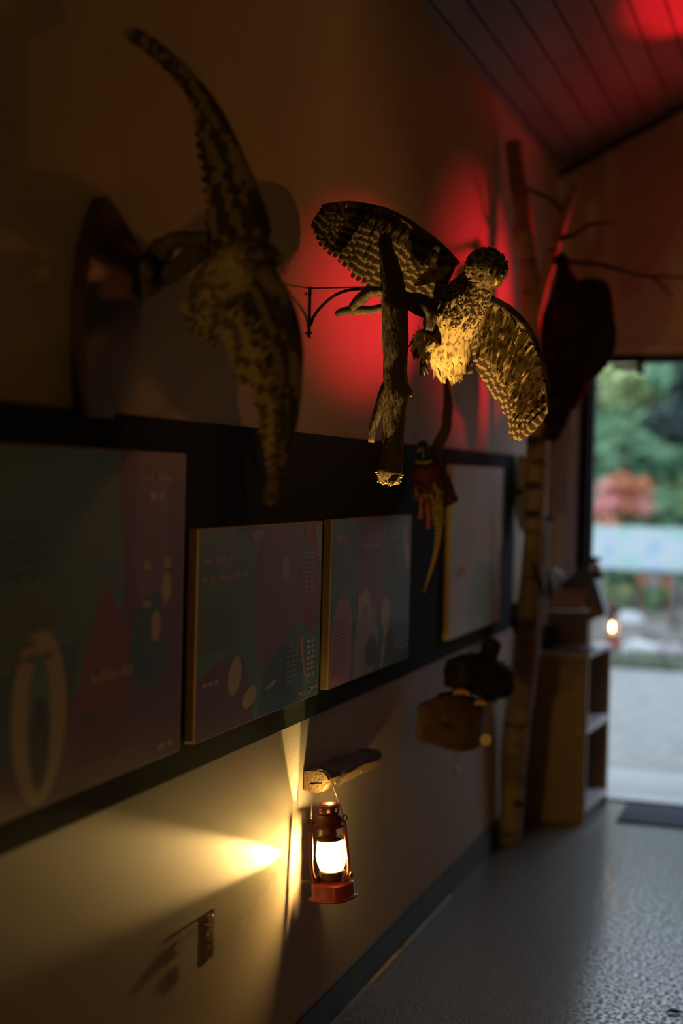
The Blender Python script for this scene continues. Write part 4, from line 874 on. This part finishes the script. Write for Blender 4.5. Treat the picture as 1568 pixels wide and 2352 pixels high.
# black and white bird on the roof
M_wf = mat('white_plumage', (.75, .75, .82)); M_bf = mat('black_plumage', (.012, .012, .014))
mg = thing('bird_figure', 'small black and white bird model perched on the birdhouse roof', 'bird', Q(1362, 1318))
mb = MB(); mb.loft([Q(1354, 1302), Q(1362, 1302), Q(1372, 1305), Q(1378, 1308)], [.012, .026, .022, .008], seg=12); mb.build('breast', M_wf, mg)
mb = MB(); mb.loft([Q(1350, 1288), Q(1360, 1287), Q(1372, 1284), Q(1384, 1286)], [.014, .018, .010, .003], seg=12); mb.build('head', M_bf, mg)
mb = MB(); mb.loft([Q(1360, 1318), Q(1372, 1320), Q(1384, 1324)], [.012, .020, .012], seg=12); mb.build('tail', M_bf, mg)
wd2 = thing('bird_figure', 'small white and grey bird figure at the left of the birdhouse roof', 'bird', Q(1284, 1345, .04))
mb = MB(); mb.loft([Q(1268, 1306, .04), Q(1276, 1314, .04), Q(1284, 1324, .04), Q(1290, 1336, .04)], [.010, .018, .020, .012], seg=12); mb.build('breast', M_wf, wd2)
mb = MB(); mb.loft([Q(1262, 1312, .06), Q(1262, 1350, .06), Q(1268, 1395, .06)], [.012, .022, .02], seg=12); mb.build('back', mat('dark_olive_plumage', (.05, .055, .05)), wd2)
# dark basket
bs = thing('basket', 'dark rounded basket on the near corner of the bookcase', 'basket', cpt_(.06, .07, ztop))
c = onY(1257, 1452, cy0+.07); zr = max(c.z-ztop, .04)
mb = MB()
for i in range(9):
    z_ = ztop+.006+i*.012; rr_ = .040+.016*math.sin(math.pi*(i+1)/10); mb.loft([(c.x+rr_*math.cos(a), cy0+.07+rr_*math.sin(a), z_) for a in [2*math.pi*q/24 for q in range(25)]], .0072, seg=8)
mb.build('woven_body', mat('dark_wicker', (.035, .022, .016), (.02, .013, .01), rough=.8, bump=.6), bs)
mb = MB(); mb.loft([(c.x+.046*math.cos(a), cy0+.07, ztop+.095+.04*math.sin(a)) for a in [math.pi*q/14 for q in range(15)]], .005, seg=8); mb.build('handle', M_twig, bs)
mb = MB(); mb.ball((c.x, cy0+.07, ztop+.08), (.043, .043, .035), seg=16, rings=8); mb.build('contents', mat('dark_moss', (.025, .02, .015)), bs)
# leaflets
for i, (u, v, w_, l_, cc, lab) in enumerate(((.12, .02, .145, .10, (.22, .22, .27), 'upper dark blue leaflet'), (.10, .012, .165, .11, (.45, .45, .52), 'middle grey leaflet'), (.09, .006, .175, .11, (.12, .12, .16), 'lowest black leaflet'))):
    z_ = ztop+.001+(2-i)*.006; mb = MB(); Mx = Matrix.Translation((cx0, cy0, 0)) @ Matrix.Rotation(-ang+R(2-2*i), 4, 'Z')
    mb.box((u, v-.004, z_), (u+w_, v+l_, z_+.005), M=Mx); o = mb.build('leaflet', mat('leaflet_%d' % i, cc, rough=.4)); tag(o, lab+' in the small pile in front of the birdhouse', 'leaflet', 'leaflets on the bookcase')

# ================================================================== DOOR MAT, LEAF
m0 = onZ(1415, 1888, 0); m1 = onZ(1441, 1832, 0)
mb = MB(); mb.box((m0.x, m0.y, .0005), (.45, min(m1.y, T-.05), .009)); tag(mb.build('door_mat', mat('blue_grey_mat_pile', (.055, .07, .11), (.04, .05, .085), rough=.85, scale=300, bump=.6, bscale=400)), 'dark blue grey mat lying in front of the open doorway', 'mat')
q = onZ(1549, 2329, 0); mb = MB(); mb.loft([(q.x-.022, q.y, .004), (q.x-.01, q.y+.004, .008), (q.x+.008, q.y+.006, .007), (q.x+.024, q.y+.01, .004)], [(.002, .002), (.010, .004), (.009, .003), (.001, .001)], seg=10, upv=(0, 0, 1))
tag(mb.build('dead_leaf', mat('black_leaf', (.01, .008, .007), rough=.8)), 'small black curled leaf on the floor at lower right', 'leaf')

# ================================================================== OUTSIDE
random.seed(81)
M_grav = mat('pale_gravel', (.34, .34, .33), (.24, .245, .245), rough=.95, scale=9, bump=.6, bscale=30, lo=.3, hi=.7)
M_conc = mat('pale_concrete', (.44, .45, .46), (.38, .39, .40), rough=.85, scale=3)
struct(MB().box((-14, T+.0, -.3), (16, 45, -.025)).build('ground', M_grav), 'pale gravel yard outside the doorway')
mb = MB(); mb.box((-2.6, T+.16, -.10), (3.0, 7.56, -.008)); struct(mb.build('path', M_conc), 'pale concrete step slab outside the doorway')
# grass verge and soil bed
yg = 11.8
M_grass = mat('deep_green_grass', (.03, .10, .045), (.07, .16, .06), rough=.9, scale=6)
M_soil = mat('grey_brown_soil', (.22, .20, .17), (.13, .12, .10), rough=.95, scale=5)
struct(MB().box((-10, yg, -.05), (12, 30, .03)).build('garden_bed', M_soil), 'soil bed behind the yard')
mb = MB()
for k in range(2600):
    x = random.uniform(-4, 4); y = yg+random.uniform(-.05, .5); h_ = random.uniform(.04, .12); a = random.uniform(0, math.pi); n = len(mb.v)
    dx, dy = math.cos(a)*.012, math.sin(a)*.012; mb.v += [Vector((x-dx, y-dy, -.02)), Vector((x+dx, y+dy, -.02)), Vector((x+random.uniform(-.04, .04), y+random.uniform(-.04, .04), h_))]; mb.face([n, n+1, n+2])
tag(mb.build('grass', M_grass), 'dark green grass edging along the far side of the gravel yard', 'grass', kind='stuff')
# rocks
M_rock = mat('pale_garden_rock', (.72, .74, .76), (.46, .46, .46), rough=.9, scale=4, bump=.6)
M_rock2 = mat('lilac_grey_rock', (.50, .45, .48), (.36, .33, .35), rough=.9, scale=4, bump=.6)
M_rock3 = mat('brown_grey_rock', (.30, .28, .26), (.2, .19, .17), rough=.9, scale=4, bump=.6)
def rock(px, py, y, rx, rz, m_, label):
    c = onY(px, py, y); c.z = max(c.z, .02+rz*.5); mb = MB(); n0 = len(mb.v); mb.ball(c, (rx, rx*.8, rz), seg=12, rings=8, jit=.09)
    o = mb.build('rock', m_); tag(o, label, 'rock', 'rocks in the garden bed')
rock(1467, 1504, 12.4, .17, .085, M_rock, 'large white rock at the front of the bed, left of the others')
rock(1514, 1508, 12.5, .09, .07, M_rock2, 'smaller lilac grey rock in the middle of the front row')
rock(1550, 1514, 12.4, .10, .075, M_rock2, 'lilac grey rock at the right end of the front row')
rock(1415, 1508, 12.6, .10, .05, M_rock3, 'low brownish rock just right of the bookcase corner')
rock(1445, 1425, 13.6, .14, .09, M_rock, 'white rock on the upper bank, beside the far lantern')
rock(1478, 1428, 13.8, .09, .07, M_rock3, 'brown grey rock right of the white rock on the upper bank')
rock(1510, 1450, 13.4, .16, .07, M_rock3, 'long brown grey rock in the middle of the bank')
rock(1555, 1430, 13.9, .13, .10, M_rock2, 'tall lilac rock high on the bank at the right')
rock(1440, 1468, 13.0, .16, .07, M_rock3, 'wide brown rock between the two white rocks')
rock(1545, 1472, 13.0, .14, .06, M_rock3, 'flat brown rock above the right end of the front row')
# bank of soil behind rocks
mb = MB(); mb.prism([(-8, 12.9, 0), (-8, 15.2, .62), (-8, 24, .9), (-8, 24, 0)], (18, 0, 0)); struct(mb.build('bank', M_soil), 'low soil bank')
def leaf_mass(mb, c, r_, n, size, mi=0):
    for k in range(n):
        v_ = Vector((random.gauss(0, 1), random.gauss(0, 1), random.gauss(0, 1))).normalized()*random.uniform(.55, 1.0); p = Vector(c)+Vector((v_.x*r_[0], v_.y*r_[1], v_.z*r_[2]))
        d1_ = Vector((random.gauss(0, 1), random.gauss(0, 1), random.gauss(0, 1))).normalized(); d2_ = d1_.cross(v_).normalized(); s_ = size*random.uniform(.6, 1.3); n_ = len(mb.v)
        mb.v += [p-d1_*s_*.5, p+d2_*s_*.28, p+d1_*s_*.5, p-d2_*s_*.28]; mb.face([n_, n_+1, n_+2, n_+3], mi=mi, sm=False)
LG = {k: mat('leaf_'+k, a, b_, rough=.7, scale=1.2, lo=.4, hi=.6) for k, a, b_ in (('mid', (.34, .48, .22), (.50, .60, .30)), ('bright', (.62, .70, .32), (.50, .62, .28)), ('deep', (.12, .27, .15), (.20, .36, .19)), ('dark', (.02, .035, .035), (.05, .08, .07)), ('olive', (.50, .54, .28), (.38, .44, .22)), ('sage', (.72, .76, .50), (.58, .68, .42)))}
def tree(label, x, y, h, w_, kinds, clumps=16, per=300, base_z=.5, size=.22, cat='tree', name='tree', low=.15):
    t = thing(name, label, cat, (x, y, base_z))
    mb = MB(); mb.loft([(x, y, base_z-.3), (x+.05, y, base_z+h*.5), (x, y, base_z+h*.85)], [.12, .08, .03] if h > 1.5 else [.03, .02, .01], seg=10, jit=.05); mb.build('trunk', M_twig, t)
    mb = MB(); ms = [LG[k] if k in LG else MATS[k] for k in kinds]
    for k in range(clumps):
        c = (x+random.uniform(-1, 1)*w_*.75, y+random.uniform(-.5, .5)*w_, base_z+h*random.uniform(low, .95)); rr_ = w_*random.uniform(.3, .55); leaf_mass(mb, c, (rr_, rr_, rr_*.8), per, size, mi=random.randrange(len(ms)))
    mb.build('foliage', ms, t); return t
mat('pink_blossom', (.85, .34, .32), (.78, .42, .34), rough=.7, scale=2); mat('orange_blossom', (.75, .30, .14), (.6, .2, .12), rough=.7, scale=2)
X_ = lambda px, y: onY(px, 1100, y).x
tree('pale sage green tree at the left of the doorway view', X_(1385, 17), 17, 2.75, 1.0, ['sage', 'bright', 'mid', 'sage'], clumps=26, per=260)
tree('bright green tree with yellowish leaves in the middle of the doorway view', X_(1470, 17.6), 17.6, 2.9, 1.0, ['bright', 'sage', 'olive', 'mid'], clumps=26, per=260)
tree('deep green tree filling the lower right of the doorway view', X_(1545, 16.4), 16.4, 2.0, .9, ['deep', 'deep', 'mid'], clumps=20, per=260)
tree('nearly black conifer at the upper right edge of the doorway view', X_(1618, 16.0), 16.0, 2.9, .6, ['dark', 'dark', 'deep'], clumps=18, per=260, low=.5)
tree('deep green shrub behind the pink blossoms', X_(1430, 16), 16, 1.7, .9, ['deep', 'mid', 'deep'], clumps=14, per=260, name='shrub', cat='shrub', low=.0)
for k, xx in enumerate((-6.5, -4.2, 2.2, 4.4, 6.8)): tree(['broad green tree far left of the yard', 'rounded green tree left of the doorway view', 'broad green tree right of the doorway view', 'tall leafy tree further right of the yard', 'big green tree at the far right of the yard'][k], xx, 17.5+random.uniform(-.5, 1.5), 3.0, 1.3, ['mid', 'deep', 'bright'], clumps=18, per=150, size=.3)
tree('pink and orange flowering shrub just above the pale blue banner', X_(1422, 14.6), 14.6, .95, .34, ['pink_blossom', 'orange_blossom', 'pink_blossom'], clumps=14, per=120, base_z=.62, size=.08, name='flowering_shrub', cat='shrub', low=.45)
for px, y, k, lab in ((1430, 13.9, ['deep', 'olive'], 'low olive green plant under the left end of the banner'), (1478, 14.1, ['deep', 'deep'], 'dark green low plant under the middle of the banner'), (1520, 14.0, ['deep', 'mid'], 'green low plant under the right of the banner'), (1560, 14.1, ['deep', 'deep'], 'dark low plant at the right edge under the banner'), (1400, 14.1, ['olive', 'sage'], 'pale low plant beside the birdhouse roof')):
    tree(lab, X_(px, y), y, .50, .13, k, clumps=8, per=110, base_z=.22, size=.09, name='low_plant', cat='plant', low=.2)
for px, py, lab in ((1473, 1333, 'orange flower clump below the banner'), (1535, 1338, 'dull orange flower clump below the banner, further right')):
    c = onY(px, py, 13.7); mb = MB(); leaf_mass(mb, c, (.07, .05, .06), 70, .05); mb.loft([c, (c.x, c.y, .2)], .006, seg=6); tag(mb.build('flower_clump', MATS['orange_blossom']), lab, 'flowers')
# banner
ybn = 13.5; c0 = onY(1300, 1205, ybn); c1 = onY(1640, 1316, ybn)
bn_ = thing('banner', 'long pale blue banner stretched between posts across the garden bed', 'banner', (c0.x, ybn, .1))
def banner_mat():
    mt = bpy.data.materials.new('pale_blue_banner_print'); mt.use_nodes = True; nt = mt.node_tree; N = nt.nodes; L = nt.links; b = N['Principled BSDF']; b.inputs['Roughness'].default_value = .5
    tc = N.new('ShaderNodeTexCoord'); mp = N.new('ShaderNodeMapping'); mp.inputs['Scale'].default_value = (2.2, 1, 3.5); L.new(tc.outputs['Object'], mp.inputs[0]); n = N.new('ShaderNodeTexNoise'); n.inputs['Scale'].default_value = 1.4; n.inputs['Detail'].default_value = 1; L.new(mp.outputs[0], n.inputs['Vector'])
    r = N.new('ShaderNodeValToRGB'); e = r.color_ramp.elements; e[0].position = .35; e[0].color = (.42, .66, .60, 1); e[1].position = .65; e[1].color = (.28, .52, .70, 1); q = e.new(.5); q.color = (.62, .68, .74, 1); L.new(n.outputs['Fac'], r.inputs[0]); L.new(r.outputs[0], b.inputs['Base Color']); return mt
mb = MB(); mb.box((c0.x, ybn, c1.z), (c1.x+.9, ybn+.03, c0.z)); mb.build('sheet', banner_mat(), bn_)
for xx in (c0.x+.02, c1.x-.35, c1.x+.8): mb = MB(); mb.loft([(xx, ybn+.06, 0), (xx, ybn+.06, c0.z+.02)], .03, seg=10); mb.build('post', mat('grey_post', (.2, .2, .2)), bn_)
# second lantern hanging from an iron stake
yl = 7.75; p = onY(1404, 1488, yl)
L2 = lantern('far lit red lantern hanging outside just beyond the bookcase corner', p, (0, 0, R(20)), M_core2)
hb = Vector((onY(1396, 1500, yl).x, yl+.05, -.02))
mb = MB(); tp_ = p+Vector((0, 0, .33)); mb.loft([hb, Vector((hb.x, hb.y, tp_.z-.02)), Vector((hb.x+.005, hb.y-.01, tp_.z+.015)), tp_+Vector((0, -.0, .02)), tp_+Vector((.012, -.004, .004))], .0035, seg=8)
tag(mb.build('iron_stake', M_black), 'thin black iron stake with a hook, beside the bookcase outside the doorway', 'stake')
mb = MB(); mb.loft([(-.041, -.014, .206), (-.03, -.01, .27), (0, 0, .325), (.03, .01, .27), (.041, .014, .206)], .0011, seg=6); mb.build('bail', M_wire, L2, local=True)
# daylight sampling through the doorway
pd = bpy.data.lights.new('doorway_portal', 'AREA'); pd.shape = 'RECTANGLE'; pd.size = DX1-DX0; pd.size_y = DZ; pd.cycles.is_portal = True
po = bpy.data.objects.new('doorway_portal', pd); col.objects.link(po); po.location = ((DX0+DX1)/2, T+.12, DZ/2); po.rotation_euler = (R(-90), 0, 0)
